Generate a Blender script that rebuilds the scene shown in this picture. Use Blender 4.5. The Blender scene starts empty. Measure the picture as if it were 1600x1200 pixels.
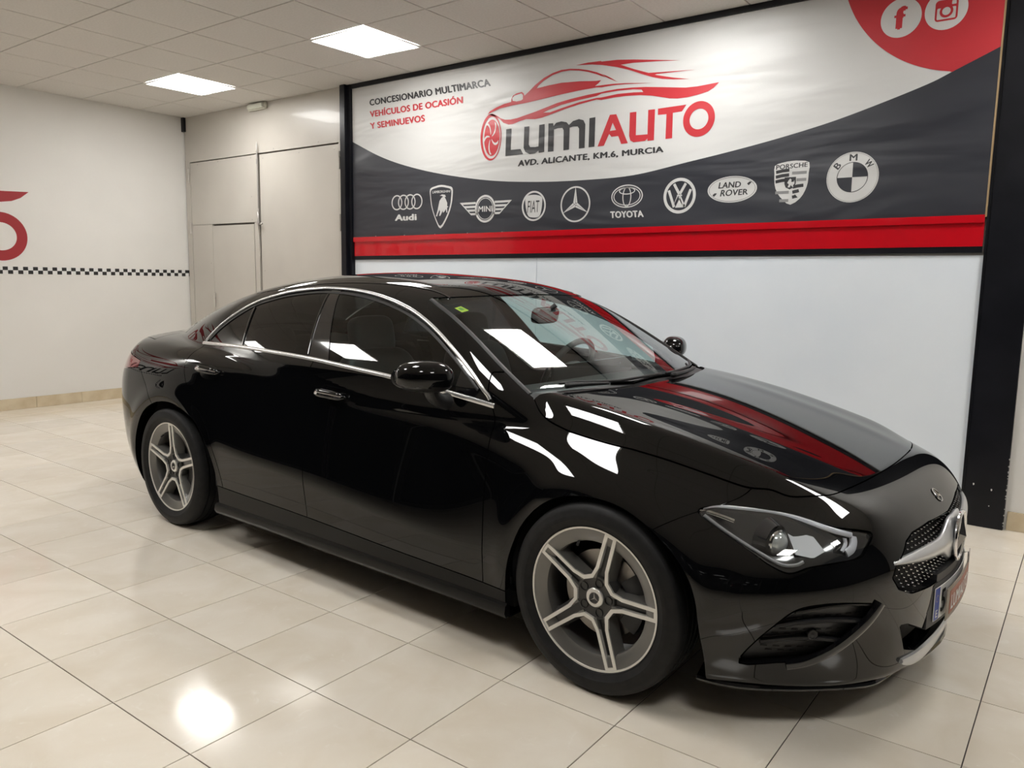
import bpy, bmesh, math
import numpy as np
from mathutils import Matrix, Vector

scene = bpy.context.scene
COL = scene.collection
PI = math.pi

# ---------------------------------------------------------------- camera
cam_data = bpy.data.cameras.new('camera')
cam_data.sensor_fit = 'HORIZONTAL'
cam_data.sensor_width = 36.0
cam_data.lens = 1221.42 / 1600 * 36.0
cam_data.clip_start = 0.05
cam = bpy.data.objects.new('camera', cam_data)
COL.objects.link(cam)
CR = Vector((0.79994846, 0.5998566, 0.01595336))
CU = Vector((-0.09203057, 0.09637074, 0.99108176))
CF = Vector((-0.5929695, 0.79428253, -0.13229677))
CP = Vector((1.02983, -2.98676, 1.36791))
cam.matrix_world = Matrix(((CR.x, CU.x, -CF.x, CP.x), (CR.y, CU.y, -CF.y, CP.y), (CR.z, CU.z, -CF.z, CP.z), (0, 0, 0, 1)))
scene.camera = cam

# ---------------------------------------------------------------- world, exposure
world = bpy.data.worlds.new('world'); scene.world = world
world.use_nodes = True
world.node_tree.nodes['Background'].inputs[0].default_value = (0.55, 0.6, 0.7, 1)
world.node_tree.nodes['Background'].inputs[1].default_value = 0.03
scene.view_settings.view_transform = 'Standard'
scene.view_settings.look = 'None'
scene.view_settings.exposure = 0.22
scene.view_settings.gamma = 1.0
scene.view_settings.use_curve_mapping = False
scene.cycles.use_denoising = True
scene.cycles.max_bounces = 10
scene.cycles.transparent_max_bounces = 16
scene.cycles.sample_clamp_indirect = 8.0
LAMP = 23.0                      # emission of the ceiling panels

# ---------------------------------------------------------------- helpers
def tag(o, label=None, cat=None, group=None, kind=None):
    if label: o['label'] = label
    if cat: o['category'] = cat
    if group: o['group'] = group
    if kind: o['kind'] = kind
    return o

def empty(name, loc=(0, 0, 0), rz=0.0, parent=None):
    o = bpy.data.objects.new(name, None)
    o.empty_display_size = .1
    COL.objects.link(o); o.location = loc; o.rotation_euler = (0, 0, rz)
    if parent: o.parent = parent
    return o

def link(name, me, mat=None, parent=None, loc=None, rot=None):
    o = bpy.data.objects.new(name, me); COL.objects.link(o)
    if mat is not None and len(me.materials) == 0: me.materials.append(mat)
    if parent: o.parent = parent
    if loc is not None: o.location = loc
    if rot is not None: o.rotation_euler = rot
    return o

def mesh(name, V, F, mat=None, parent=None, smooth=False, loc=None, rot=None, sharp=None):
    me = bpy.data.meshes.new(name)
    me.from_pydata([tuple(map(float, v)) for v in V], [], [tuple(map(int, f)) for f in F])
    me.update()
    if smooth:
        me.polygons.foreach_set('use_smooth', [True] * len(me.polygons))
        if sharp: me.set_sharp_from_angle(angle=math.radians(sharp))
    return link(name, me, mat, parent, loc, rot)

def bm_obj(name, bm, mat=None, parent=None, smooth=False, loc=None, rot=None, sharp=35):
    me = bpy.data.meshes.new(name); bm.to_mesh(me); bm.free()
    if smooth:
        me.polygons.foreach_set('use_smooth', [True] * len(me.polygons))
        me.set_sharp_from_angle(angle=math.radians(sharp))
    return link(name, me, mat, parent, loc, rot)

def bm_box(bm, x0, x1, y0, y1, z0, z1, bevel=0.0):
    r = bmesh.ops.create_cube(bm, size=1.0)
    vs = r['verts']
    for v in vs:
        v.co = Vector(((x0 + x1) / 2 + v.co.x * (x1 - x0), (y0 + y1) / 2 + v.co.y * (y1 - y0), (z0 + z1) / 2 + v.co.z * (z1 - z0)))
    if bevel > 0:
        es = list({e for v in vs for e in v.link_edges})
        bmesh.ops.bevel(bm, geom=es, offset=bevel, segments=2, affect='EDGES', clamp_overlap=True)
    return vs

def box(name, x0, x1, y0, y1, z0, z1, mat, parent=None, bevel=0.0):
    bm = bmesh.new(); bm_box(bm, x0, x1, y0, y1, z0, z1, bevel)
    return bm_obj(name, bm, mat, parent, smooth=bevel > 0)

def tube_data(path, rad, seg=8, closed=False, cap=True):
    """round tube along a path; rad is a number or one radius per point"""
    P = np.array(path, float); n = len(P)
    R = np.full(n, rad) if np.isscalar(rad) else np.array(rad, float)
    if closed: T = np.roll(P, -1, 0) - np.roll(P, 1, 0)
    else:
        T = np.gradient(P, axis=0)
    T /= np.linalg.norm(T, axis=1, keepdims=True) + 1e-12
    up = np.array([0, 0, 1.0]) if abs(T[0][2]) < .9 else np.array([1.0, 0, 0])
    V = []; F = []
    a = np.cross(T[0], up); a /= np.linalg.norm(a)
    for i in range(n):
        a = a - T[i] * (a @ T[i]); a /= np.linalg.norm(a)
        b = np.cross(T[i], a)
        for k in range(seg):
            t = 2 * PI * k / seg
            V.append(P[i] + R[i] * (math.cos(t) * a + math.sin(t) * b))
    m = n if closed else n - 1
    for i in range(m):
        j = (i + 1) % n
        for k in range(seg):
            l = (k + 1) % seg
            F.append((i * seg + k, i * seg + l, j * seg + l, j * seg + k))
    if cap and not closed:
        F.append(tuple(range(seg))[::-1]); F.append(tuple((n - 1) * seg + k for k in range(seg)))
    return V, F

def tube(name, path, rad, mat, parent=None, seg=8, closed=False):
    V, F = tube_data(path, rad, seg, closed)
    return mesh(name, V, F, mat, parent, smooth=True)

def join(parts):
    V = []; F = []
    for v, f in parts:
        o = len(V); V += list(v); F += [tuple(i + o for i in q) for q in f]
    return V, F

def lathe_data(prof, seg=48, closed=False, axis='y'):
    """revolve (r, h) points about an axis"""
    V = []; F = []; n = len(prof)
    for k in range(seg):
        t = 2 * PI * k / seg; c, s = math.cos(t), math.sin(t)
        for r, h in prof:
            V.append((r * c, h, r * s) if axis == 'y' else (r * c, r * s, h) if axis == 'z' else (h, r * c, r * s))
    m = n if closed else n - 1
    for k in range(seg):
        l = (k + 1) % seg
        for i in range(m):
            j = (i + 1) % n
            F.append((k * n + i, l * n + i, l * n + j, k * n + j) if axis != 'y' else (k * n + i, k * n + j, l * n + j, l * n + i))
    return V, F

def curve_mesh(name, loops, depth=.0006):
    """flat filled shape with holes from closed loops in its own xy plane"""
    cu = bpy.data.curves.new(name, 'CURVE'); cu.dimensions = '2D'; cu.fill_mode = 'BOTH'; cu.extrude = depth
    for lp in loops:
        s = cu.splines.new('POLY'); s.points.add(len(lp) - 1); s.use_cyclic_u = True
        s.points.foreach_set('co', [c for q in lp for c in (q[0], q[1], 0, 1)])
    ob = bpy.data.objects.new(name, cu); COL.objects.link(ob)
    dg = bpy.context.evaluated_depsgraph_get()
    me = bpy.data.meshes.new_from_object(ob.evaluated_get(dg))
    bpy.data.objects.remove(ob); bpy.data.curves.remove(cu)
    me.name = name
    return me

def text_mesh(name, s, bold=.0, depth=.0006, spacing=1.0):
    cu = bpy.data.curves.new(name, 'FONT'); cu.body = s; cu.extrude = 0.0; cu.space_character = spacing + max(bold, 0) * 1.2
    cu.resolution_u = 4
    ob = bpy.data.objects.new(name, cu); COL.objects.link(ob)
    dg = bpy.context.evaluated_depsgraph_get()
    me = bpy.data.meshes.new_from_object(ob.evaluated_get(dg))
    bpy.data.objects.remove(ob); bpy.data.curves.remove(cu)
    me.name = name
    if bold > 0:                       # heavier strokes: the glyphs laid over each other with small shifts
        n = len(me.vertices); co = np.zeros(n * 3); me.vertices.foreach_get('co', co); co = co.reshape(-1, 3)
        fs = [tuple(p.vertices) for p in me.polygons]
        V = []; F = []
        for q, (dx, dy) in enumerate(((-bold, 0), (bold, 0), (0, 0), (0, bold * .6), (0, -bold * .6))):
            F += [tuple(i + len(V) for i in f) for f in fs]; V += (co + (dx, dy, q)).tolist()
        me2 = bpy.data.meshes.new(name); me2.from_pydata(V, [], F); me2.update(); bpy.data.meshes.remove(me); me = me2
    return me

def fit_text(me, quad, depth=.0006):
    """map the glyph box onto four corners (left-bottom, right-bottom, right-top, left-top), z stays depth"""
    n = len(me.vertices); co = np.zeros(n * 3); me.vertices.foreach_get('co', co); co = co.reshape(-1, 3)
    lo = co.min(0); hi = co.max(0); u = (co[:, 0] - lo[0]) / (hi[0] - lo[0]); v = (co[:, 1] - lo[1]) / (hi[1] - lo[1])
    q = np.array(quad, float)
    xy = (q[0] * ((1 - u) * (1 - v))[:, None] + q[1] * (u * (1 - v))[:, None] + q[2] * (u * v)[:, None] + q[3] * ((1 - u) * v)[:, None])
    co[:, :2] = xy; co[:, 2] = .0001 + .00004 * co[:, 2]
    me.vertices.foreach_set('co', co.ravel()); me.update()
    return me

# ---------------------------------------------------------------- materials
MATS = {}
def mat(name, col=(.5, .5, .5), rough=.5, metal=0.0, spec=.5, ior=1.5, coat=0.0, coat_rough=.03, emit=None, estr=0.0):
    if name in MATS: return MATS[name]
    m = bpy.data.materials.new(name); m.use_nodes = True
    b = m.node_tree.nodes['Principled BSDF']
    b.inputs['Base Color'].default_value = (*col, 1)
    b.inputs['Roughness'].default_value = rough
    b.inputs['Metallic'].default_value = metal
    b.inputs['Specular IOR Level'].default_value = spec
    b.inputs['IOR'].default_value = ior
    b.inputs['Coat Weight'].default_value = coat
    b.inputs['Coat Roughness'].default_value = coat_rough
    if emit is not None:
        b.inputs['Emission Color'].default_value = (*emit, 1); b.inputs['Emission Strength'].default_value = estr
    MATS[name] = m
    return m

def nodes(m): return m.node_tree.nodes, m.node_tree.links, m.node_tree.nodes['Principled BSDF']

def noise_color(m, c1, c2, scale=3.0, detail=4.0, coords='Object', rough=None, p0=.35, p1=.65, stretch=(1, 1, 1), bump=0.0, bscale=None):
    N, L, b = nodes(m)
    tc = N.new('ShaderNodeTexCoord'); mp = N.new('ShaderNodeMapping'); mp.inputs['Scale'].default_value = stretch
    L.new(tc.outputs[coords], mp.inputs[0])
    nz = N.new('ShaderNodeTexNoise'); nz.inputs['Scale'].default_value = scale; nz.inputs['Detail'].default_value = detail
    L.new(mp.outputs[0], nz.inputs['Vector'])
    cr = N.new('ShaderNodeValToRGB'); cr.color_ramp.elements[0].position = p0; cr.color_ramp.elements[1].position = p1
    cr.color_ramp.elements[0].color = (*c1, 1); cr.color_ramp.elements[1].color = (*c2, 1)
    L.new(nz.outputs['Fac'], cr.inputs[0]); L.new(cr.outputs[0], b.inputs['Base Color'])
    if bump:
        n2 = nz
        if bscale:
            n2 = N.new('ShaderNodeTexNoise'); n2.inputs['Scale'].default_value = bscale; n2.inputs['Detail'].default_value = 3
            L.new(mp.outputs[0], n2.inputs['Vector'])
        bp = N.new('ShaderNodeBump'); bp.inputs['Strength'].default_value = bump; bp.inputs['Distance'].default_value = .01
        L.new(n2.outputs['Fac'], bp.inputs['Height']); L.new(bp.outputs[0], b.inputs['Normal'])
    return m

def thin_glass(name, tint, f0=.045, rough=0.0, refl=(1, 1, 1)):
    """thin pane: tinted straight-through light plus a mirror reflection by angle"""
    m = bpy.data.materials.new(name); m.use_nodes = True
    N = m.node_tree.nodes; L = m.node_tree.links; N.clear()
    out = N.new('ShaderNodeOutputMaterial'); mix = N.new('ShaderNodeMixShader')
    tr = N.new('ShaderNodeBsdfTransparent'); tr.inputs[0].default_value = (*tint, 1)
    gl = N.new('ShaderNodeBsdfGlossy'); gl.inputs['Color'].default_value = (*refl, 1); gl.inputs['Roughness'].default_value = rough
    # Schlick reflectance, the same from both faces of the pane
    g = N.new('ShaderNodeNewGeometry'); dt = N.new('ShaderNodeVectorMath'); dt.operation = 'DOT_PRODUCT'
    L.new(g.outputs['Normal'], dt.inputs[0]); L.new(g.outputs['Incoming'], dt.inputs[1])
    def mth(op, a, b=None):
        n = N.new('ShaderNodeMath'); n.operation = op
        for k, v in enumerate((a, b)):
            if v is None: continue
            if isinstance(v, (int, float)): n.inputs[k].default_value = v
            else: L.new(v, n.inputs[k])
        return n.outputs[0]
    q = mth('POWER', mth('SUBTRACT', 1.0, mth('ABSOLUTE', dt.outputs['Value'])), 5.0)
    L.new(mth('ADD', mth('MULTIPLY', q, 1 - f0), f0), mix.inputs[0]); L.new(tr.outputs[0], mix.inputs[1]); L.new(gl.outputs[0], mix.inputs[2]); L.new(mix.outputs[0], out.inputs[0])
    MATS[name] = m
    return m
# ---------------------------------------------------------------- the room
XL, XR, YB, YF, ZC = -7.56, 5.2, 2.18, -7.2, 3.14
TS = 0.4447; TX0, TY0 = -1.8365, -1.8589        # floor tile pitch and one joint crossing

grout = mat('floor_grout', (.040, .030, .027), .8)
tile_m = mat('cream_polished_tile', (.6, .55, .45), .09, spec=.5, ior=1.5)
def build_tile_mat(m):
    N, L, b = nodes(m)
    geo = N.new('ShaderNodeNewGeometry'); oi = N.new('ShaderNodeObjectInfo')
    add = N.new('ShaderNodeVectorMath'); add.operation = 'ADD'
    mul = N.new('ShaderNodeVectorMath'); mul.operation = 'SCALE'; mul.inputs[3].default_value = 37.0
    cmb = N.new('ShaderNodeCombineXYZ')
    L.new(oi.outputs['Random'], cmb.inputs[0]); L.new(oi.outputs['Random'], cmb.inputs[2])
    L.new(cmb.outputs[0], mul.inputs[0]); L.new(geo.outputs['Position'], add.inputs[0]); L.new(mul.outputs[0], add.inputs[1])
    def nz(scale, det, dist=0.0, rough=.55):
        n = N.new('ShaderNodeTexNoise'); n.inputs['Scale'].default_value = scale; n.inputs['Detail'].default_value = det
        n.inputs['Distortion'].default_value = dist; n.inputs['Roughness'].default_value = rough
        L.new(add.outputs[0], n.inputs['Vector']); return n
    big = nz(3.2, 5, .6); fine = nz(14, 6, 1.2, .65)
    r1 = N.new('ShaderNodeValToRGB'); e = r1.color_ramp.elements
    e[0].position = .34; e[0].color = (.755, .68, .565, 1); e[1].position = .68; e[1].color = (.83, .77, .675, 1)
    L.new(big.outputs['Fac'], r1.inputs[0])
    r2 = N.new('ShaderNodeValToRGB'); e = r2.color_ramp.elements
    e[0].position = .60; e[0].color = (0, 0, 0, 1); e[1].position = .72; e[1].color = (1, 1, 1, 1)
    L.new(fine.outputs['Fac'], r2.inputs[0])
    mx = N.new('ShaderNodeMix'); mx.data_type = 'RGBA'
    mf = N.new('ShaderNodeMath'); mf.operation = 'MULTIPLY'; mf.inputs[1].default_value = .45
    L.new(r2.outputs[0], mf.inputs[0]); L.new(mf.outputs[0], mx.inputs[0]); L.new(r1.outputs[0], mx.inputs[6]); mx.inputs[7].default_value = (.89, .85, .775, 1)
    hv = N.new('ShaderNodeHueSaturation'); vr = N.new('ShaderNodeMapRange'); vr.inputs[3].default_value = .955; vr.inputs[4].default_value = 1.045
    L.new(oi.outputs['Random'], vr.inputs[0]); L.new(vr.outputs[0], hv.inputs['Value']); L.new(mx.outputs[2], hv.inputs['Color'])
    L.new(hv.outputs[0], b.inputs['Base Color'])
    rr = N.new('ShaderNodeMapRange'); rr.inputs[3].default_value = .07; rr.inputs[4].default_value = .15
    L.new(big.outputs['Fac'], rr.inputs[0]); L.new(rr.outputs[0], b.inputs['Roughness'])
    bp = N.new('ShaderNodeBump'); bp.inputs['Strength'].default_value = .025; bp.inputs['Distance'].default_value = .004
    L.new(big.outputs['Fac'], bp.inputs['Height']); L.new(bp.outputs[0], b.inputs['Normal'])
build_tile_mat(tile_m)

floor = box('floor', XL - .15, XR + .15, YF - .15, YB + .15, -.12, -.0035, grout)
tag(floor, kind='structure')

def in_frame(p, m=1.06):
    d = Vector(p) - CP; z = d.dot(CF)
    if z < .3: return False
    u = 1221.42 * d.dot(CR) / z; v = 1221.42 * d.dot(CU) / z
    return abs(u) < 800 * m and abs(v) < 600 * m

def tile_mesh(name, sx, sy, sz, b):
    bm = bmesh.new(); bm_box(bm, -sx / 2, sx / 2, -sy / 2, sy / 2, -sz, 0)
    es = [e for e in bm.edges if all(v.co.z > -1e-6 for v in e.verts)]
    bmesh.ops.bevel(bm, geom=es, offset=b, segments=1, affect='EDGES')
    me = bpy.data.meshes.new(name); bm.to_mesh(me); bm.free(); return me

full = tile_mesh('floor_tile', TS - .0034, TS - .0034, .0035, .0007); full.materials.append(tile_m)
rest = []
i0, i1 = math.floor((XL - TX0) / TS), math.ceil((XR - TX0) / TS)
j0, j1 = math.floor((YF - TY0) / TS), math.ceil((YB - TY0) / TS)
for i in range(i0, i1):
    for j in range(j0, j1):
        x0, x1 = TX0 + i * TS, TX0 + (i + 1) * TS; y0, y1 = TY0 + j * TS, TY0 + (j + 1) * TS
        cx0, cx1, cy0, cy1 = max(x0, XL), min(x1, XR), max(y0, YF), min(y1, YB)
        if cx1 - cx0 < .01 or cy1 - cy0 < .01: continue
        vis = any(in_frame((x, y, 0)) for x in (cx0, (cx0 + cx1) / 2, cx1) for y in (cy0, (cy0 + cy1) / 2, cy1))
        if not vis: rest.append((cx0, cx1, cy0, cy1)); continue
        if cx1 - cx0 > TS - 1e-4 and cy1 - cy0 > TS - 1e-4: me = full
        else:
            me = tile_mesh('floor_tile', cx1 - cx0 - .0034, cy1 - cy0 - .0034, .0035, .0007); me.materials.append(tile_m)
        link('floor_tile', me, None, floor, ((cx0 + cx1) / 2, (cy0 + cy1) / 2, 0))
V = []; F = []
for a, b_, c_, d in rest:
    o = len(V); g = .0014
    V += [(a + g, c_ + g, 0), (b_ - g, c_ + g, 0), (b_ - g, d - g, 0), (a + g, d - g, 0)]; F.append((o, o + 1, o + 2, o + 3))
tag(mesh('floor_tile_field', V, F, tile_m, floor), kind='stuff')

# --- ceiling: grid of panels in a metal frame, the lamps replace panels
ceil_m = mat('ceiling_panel', (.66, .625, .58), .85)
noise_color(ceil_m, (.63, .605, .57), (.675, .65, .615), 60, 3, bump=.06)
rail_m = mat('ceiling_rail', (.47, .44, .405), .5)
G = .598; GX0, GY0 = -7.52, -.17
ceiling = box('ceiling', XL - .15, XR + .15, YF - .15, YB + .15, ZC + .004, ZC + .12, rail_m)
tag(ceiling, kind='structure')
lamp_names = {(2, 2): 'square ceiling light panel nearest the corner, in front of the beige metal doors',
              (6, 2): 'square ceiling light panel beside the left end of the banner',
              (10, 2): 'square ceiling light panel above the car, mirrored in its windscreen',
              (14, 2): 'square ceiling light panel above the car nose near the black column',
              (0, -4): 'square ceiling light panel at the left wall, on the camera side',
              (4, -4): 'square ceiling light panel mirrored in the front side window of the car',
              (8, -4): 'square ceiling light panel over the open floor beside the car',
              (14, -4): 'added square ceiling light panel overhead on the camera side at the right, to brighten floor and wall',  # unseen extra panel, added as fill for the right floor and lower wall
              (17, -1): 'added square ceiling light panel at the far right, to brighten the floor in front of the car nose',  # added out of view to light the floor by the nose from the side
              (10, -2): 'square ceiling light panel above the open floor, mirrored in the front wing of the car'}
def lamp_cell(i, j): return (i, j) in lamp_names
cp = tile_mesh('ceiling_panel', G - .010, G - .010, .006, .002); cp.materials.append(ceil_m)
rest = []
for i in range(-1, 22):
    for j in range(-12, 4):
        x0, x1 = GX0 + i * G, GX0 + (i + 1) * G; y0, y1 = GY0 + j * G, GY0 + (j + 1) * G
        cx0, cx1, cy0, cy1 = max(x0, XL), min(x1, XR), max(y0, YF), min(y1, YB)
        if cx1 - cx0 < .02 or cy1 - cy0 < .02 or lamp_cell(i, j): continue
        vis = any(in_frame((x, y, ZC), 1.1) for x in (cx0, (cx0 + cx1) / 2, cx1) for y in (cy0, (cy0 + cy1) / 2, cy1))
        if not vis: rest.append((cx0, cx1, cy0, cy1)); continue
        if cx1 - cx0 > G - 1e-4 and cy1 - cy0 > G - 1e-4: me = cp
        else:
            me = tile_mesh('ceiling_panel', cx1 - cx0 - .010, cy1 - cy0 - .010, .006, .002); me.materials.append(ceil_m)
        link('ceiling_panel', me, None, ceiling, ((cx0 + cx1) / 2, (cy0 + cy1) / 2, ZC - .002), (PI, 0, 0))
V = []; F = []
for a, b_, c_, d in rest:
    o = len(V); g = .005
    V += [(a + g, c_ + g, ZC - .002), (b_ - g, c_ + g, ZC - .002), (b_ - g, d - g, ZC - .002), (a + g, d - g, ZC - .002)]; F.append((o + 3, o + 2, o + 1, o))
tag(mesh('ceiling_panel_field', V, F, ceil_m, ceiling), kind='stuff')

lamp_m = bpy.data.materials.new('lamp_diffuser'); lamp_m.use_nodes = True
_b = lamp_m.node_tree.nodes['Principled BSDF']; _b.inputs['Base Color'].default_value = (.9, .9, .9, 1)
_b.inputs['Emission Color'].default_value = (1.0, .985, .955, 1); _b.inputs['Emission Strength'].default_value = LAMP
frame_m = mat('white_lamp_frame', (.8, .8, .78), .4)
n_l = 0
for i, j in lamp_names:
        cx, cy = GX0 + (i + .5) * G, GY0 + (j + .5) * G
        if not (XL + .3 < cx < XR - .3 and YF + .3 < cy < YB - .3): continue
        t = empty('ceiling_light', (cx, cy, ZC))
        h = G / 2 - .004
        V, F = join([tube_data([(-h + .008, -h + .008, -.006), (h - .008, -h + .008, -.006), (h - .008, h - .008, -.006), (-h + .008, h - .008, -.006)], .0085, 4, True)])
        mesh('frame', V, F, frame_m, t)
        k = h - .012
        mesh('diffuser', [(-k, -k, -.006), (k, -k, -.006), (k, k, -.006), (-k, k, -.006), (-k, -k, .0), (k, -k, .0), (k, k, .0), (-k, k, .0)],
             [(3, 2, 1, 0), (4, 5, 6, 7), (0, 1, 5, 4), (1, 2, 6, 5), (2, 3, 7, 6), (3, 0, 4, 7)], lamp_m, t)
        tag(t, lamp_names[(i, j)], 'ceiling light', 'square ceiling light panels')
        n_l += 1

# --- walls
wl_m = mat('white_painted_wall', (.80, .78, .74), .55)
noise_color(wl_m, (.78, .765, .735), (.815, .80, .77), 1.3, 4, bump=.05, bscale=35)
wall_left = box('wall_left', XL - .15, XL, YF - .15, YB + .15, 0, ZC, wl_m); tag(wall_left, kind='structure')
wb_m = mat('glossy_white_panel', (.76, .80, .84), .16, coat=.3)
noise_color(wb_m, (.785, .845, .915), (.825, .88, .94), 2.0, 3, bump=.012, bscale=6)
wall_back = box('wall_back', XL - .15, XR + .15, YB, YB + .15, 0, ZC, mat('backing_plaster', (.55, .53, .5), .8)); tag(wall_back, kind='structure')
# white glossy wall panels under the banner, meeting at an upright joint
for a, b_ in ((-4.715, -2.5935), (-2.5905, .50)):
    box('wall_panel', a, b_, YB - .012, YB - .001, 0.0, 1.545, wb_m, wall_back, .001)
wall_right = box('wall_right', XR, XR + .15, YF - .15, YB + .15, 0, ZC, mat('right_wall_dark', (.03, .03, .033), .6)); tag(wall_right, kind='structure')
wr = box('wall_panel', .70, XR, YB - .012, YB - .001, 0, ZC, wl_m, wall_back)
night = mat('dark_shop_glass', (.012, .014, .018), .05)
wall_front = box('wall_front', XL - .15, XR + .15, YF - .15, YF, 0, ZC, mat('front_wall_dark', (.03, .03, .033), .6)); tag(wall_front, kind='structure')
mull = mat('dark_mullion', (.05, .05, .055), .4)
for k in range(8):
    x0 = XL + .1 + k * 1.58; w = empty('window_%d' % (k + 1), (x0, YF, 0)); tag(w, kind='structure')
    box('pane', .05, 1.48, .004, .02, .08, 2.72, night, w)
    box('frame', 0, .05, 0, .05, .0, 2.8, mull, w); box('frame', 1.48, 1.53, 0, .05, .0, 2.8, mull, w)
    box('frame', .05, 1.48, 0, .05, 0, .08, mull, w); box('frame', .05, 1.48, 0, .05, 2.72, 2.8, mull, w)

for k in range(2):
    w = empty('window_%d' % (k + 9), (XL, -4.15 - 1.5 * k, 0)); tag(w, kind='structure')
    box('pane', .004, .02, -1.42, -.05, .08, 2.72, night, w)
    box('frame', 0, .05, -.05, 0, .0, 2.8, mull, w); box('frame', 0, .05, -1.47, -1.42, .0, 2.8, mull, w)
    box('frame', 0, .05, -1.42, -.05, 0, .08, mull, w); box('frame', 0, .05, -1.42, -.05, 2.72, 2.8, mull, w)

# --- skirting tiles
sk_m = mat('skirting_tile', (.66, .55, .38), .25)
noise_color(sk_m, (.60, .49, .33), (.70, .60, .43), 7, 5)
bl = empty('baseboard_left', (XL, 0, 0)); tag(bl, kind='structure')
y = .8614 - 11 * TS
while y < YB - .01:
    y1 = min(y + TS, YB)
    box('skirting_tile', .0005, .012, y + .001, y1 - .001, 0.0005, .112, sk_m, bl, .0012); y += TS
bb = empty('baseboard_back', (0, YB - .012, 0)); tag(bb, kind='structure')
x = .715
while x < XR - .02:
    x1 = min(x + TS, XR - .002); box('skirting_tile', x, x1 - .002, -.014, -.0005, .0005, .108, sk_m, bb, .0012); x += TS

# --- black steel columns and the frame round the banner
blk = mat('black_painted_steel', (.006, .0065, .009), .3, spec=.3)
noise_color(blk, (.005, .0055, .008), (.009, .0095, .013), 6, 4)
chip = mat('paint_chip', (.75, .74, .72), .6)
t1 = empty('trim_1', (.595, YB, 0)); tag(t1, kind='structure')
box('face_plate', -.098, .108, -.055, -.001, .001, ZC - .003, blk, t1, .003)
box('edge_strip', -.115, -.098, -.040, -.001, .001, ZC - .003, blk, t1, .002)
for px, pz, sx, sz in ((-.055, .245, .004, .008), (.035, .225, .004, .008), (.03, .13, .003, .004), (.085, 2.10, .005, .006)):
    V = [(px + sx * math.cos(a) * (1 + .25 * math.sin(3 * a)), -.0555, pz + sz * math.sin(a) * (1 + .2 * math.cos(2 * a))) for a in np.linspace(0, 2 * PI, 9)[:-1]]
    mesh('paint_chip', V, [tuple(range(8))], chip, t1)
rng = np.random.RandomState(4)
V = []; F = []
for k in range(26):
    z = rng.uniform(.02, .42) if k < 20 else rng.uniform(.5, 2.9); r = rng.uniform(.002, .006); o = len(V)
    V += [(.1085, -.053, z), (.1085, -.053 + r * 1.5, z + r), (.1085, -.053, z + 2.2 * r), (.107 - r, -.0556, z + r)]; F += [(o, o + 1, o + 2), (o, o + 2, o + 3)]
mesh('worn_edge', V, F, chip, t1)
t2 = empty('trim_2', (-4.77, YB, 0)); tag(t2, kind='structure')
box('face_plate', -.058, .012, -.085, -.001, .001, ZC - .003, blk, t2, .003)
box('edge_strip', .012, .052, -.05, -.001, .001, ZC - .003, blk, t2, .002)
t3 = box('trim_3', -4.715, .48, YB - .045, YB - .001, 3.098, ZC - .003, blk, None, .002); tag(t3, kind='structure')
t4 = box('trim_4', XL + .001, XL + .05, YB - .06, YB - .001, 2.98, ZC - .003, blk, None, .002); tag(t4, kind='structure')
t5 = box('trim_5', XL + .001, XL + .016, YB - .016, YB - .001, .001, 2.98, blk); tag(t5, kind='structure')

# --- beige metal doors in the corner
bd = mat('beige_sheet_metal', (.62, .585, .525), .33, coat=.15)
noise_color(bd, (.52, .49, .445), (.56, .53, .48), 1.6, 3, bump=.02, bscale=4)
gap_m = mat('door_gap_shadow', (.10, .085, .075), .8)
steel = mat('bolt_steel', (.42, .40, .38), .35, .8)
wd = YB - .001
fr = empty('door_1', (0, wd, 0)); tag(fr, kind='structure')
box('header_panel', XL + .017, -4.832, -.030, 0, 2.665, ZC - .003, bd, fr, .001)
box('backing', XL + .017, -4.832, -.008, 0, .001, 2.664, gap_m, fr)
box('frame_bar', XL + .017, -7.452, -.034, -.0085, .002, 2.664, bd, fr, .001)
box('frame_bar', -4.905, -4.832, -.034, -.0085, .002, 2.664, bd, fr, .001)
box('frame_bar', -7.451, -4.906, -.034, -.0085, 2.637, 2.6645, bd, fr, .001)
# left leaf with a small wicket hatch, right leaf plain
L1 = box('door_leaf', -7.448, -6.222, -.030, -.0085, 1.932, 2.626, bd, fr, .0015)
box('door_leaf', -7.448, -7.045, -.030, -.0085, .004, 1.929, bd, fr, .0015)
box('hatch', -7.040, -6.268, -.032, -.0085, .004, 1.912, bd, fr, .0015)
box('door_leaf', -6.262, -6.222, -.030, -.0085, .004, 1.929, bd, fr, .0015)
box('meeting_bar', -6.216, -6.170, -.042, -.0085, .004, 2.626, bd, fr, .002)
box('door_leaf', -6.150, -4.909, -.030, -.0085, .004, 2.622, bd, fr, .0015)
for x, z in ((-7.472, 2.46), (-7.465, 1.889), (-4.890, 2.445), (-4.885, 1.859), (-6.165, 1.631), (-7.03, 1.06)):
    V, F = join([lathe_data([(0, -.055), (.011, -.055), (.011, .055), (0, .055)], 10, axis='z'), lathe_data([(0, .06), (.0125, .06), (.0125, .105), (0, .105)], 10, axis='z')])
    mesh('hinge', V, F, bd, fr, True, (x, -.044, z), sharp=40)
V, F = join([lathe_data([(0, -.55), (.007, -.55), (.007, .10), (.0, .13)], 10, axis='z'), lathe_data([(0, .02), (.014, .02), (.014, .035), (0, .035)], 10, axis='z'),
             lathe_data([(0, -.10), (.013, -.10), (.013, -.045), (0, -.045)], 10, axis='z')])
mesh('bolt_rod', V, F, steel, fr, True, (-6.158, -.052, 2.62), sharp=40)
V, F = join([tube_data([(-6.16, -.05, 1.905), (-6.12, -.062, 1.905), (-6.085, -.062, 1.908)], .009, 8), tube_data([(-6.16, -.03, 1.80), (-6.16, -.055, 1.905), (-6.16, -.055, 2.05)], .010, 8)])
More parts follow.
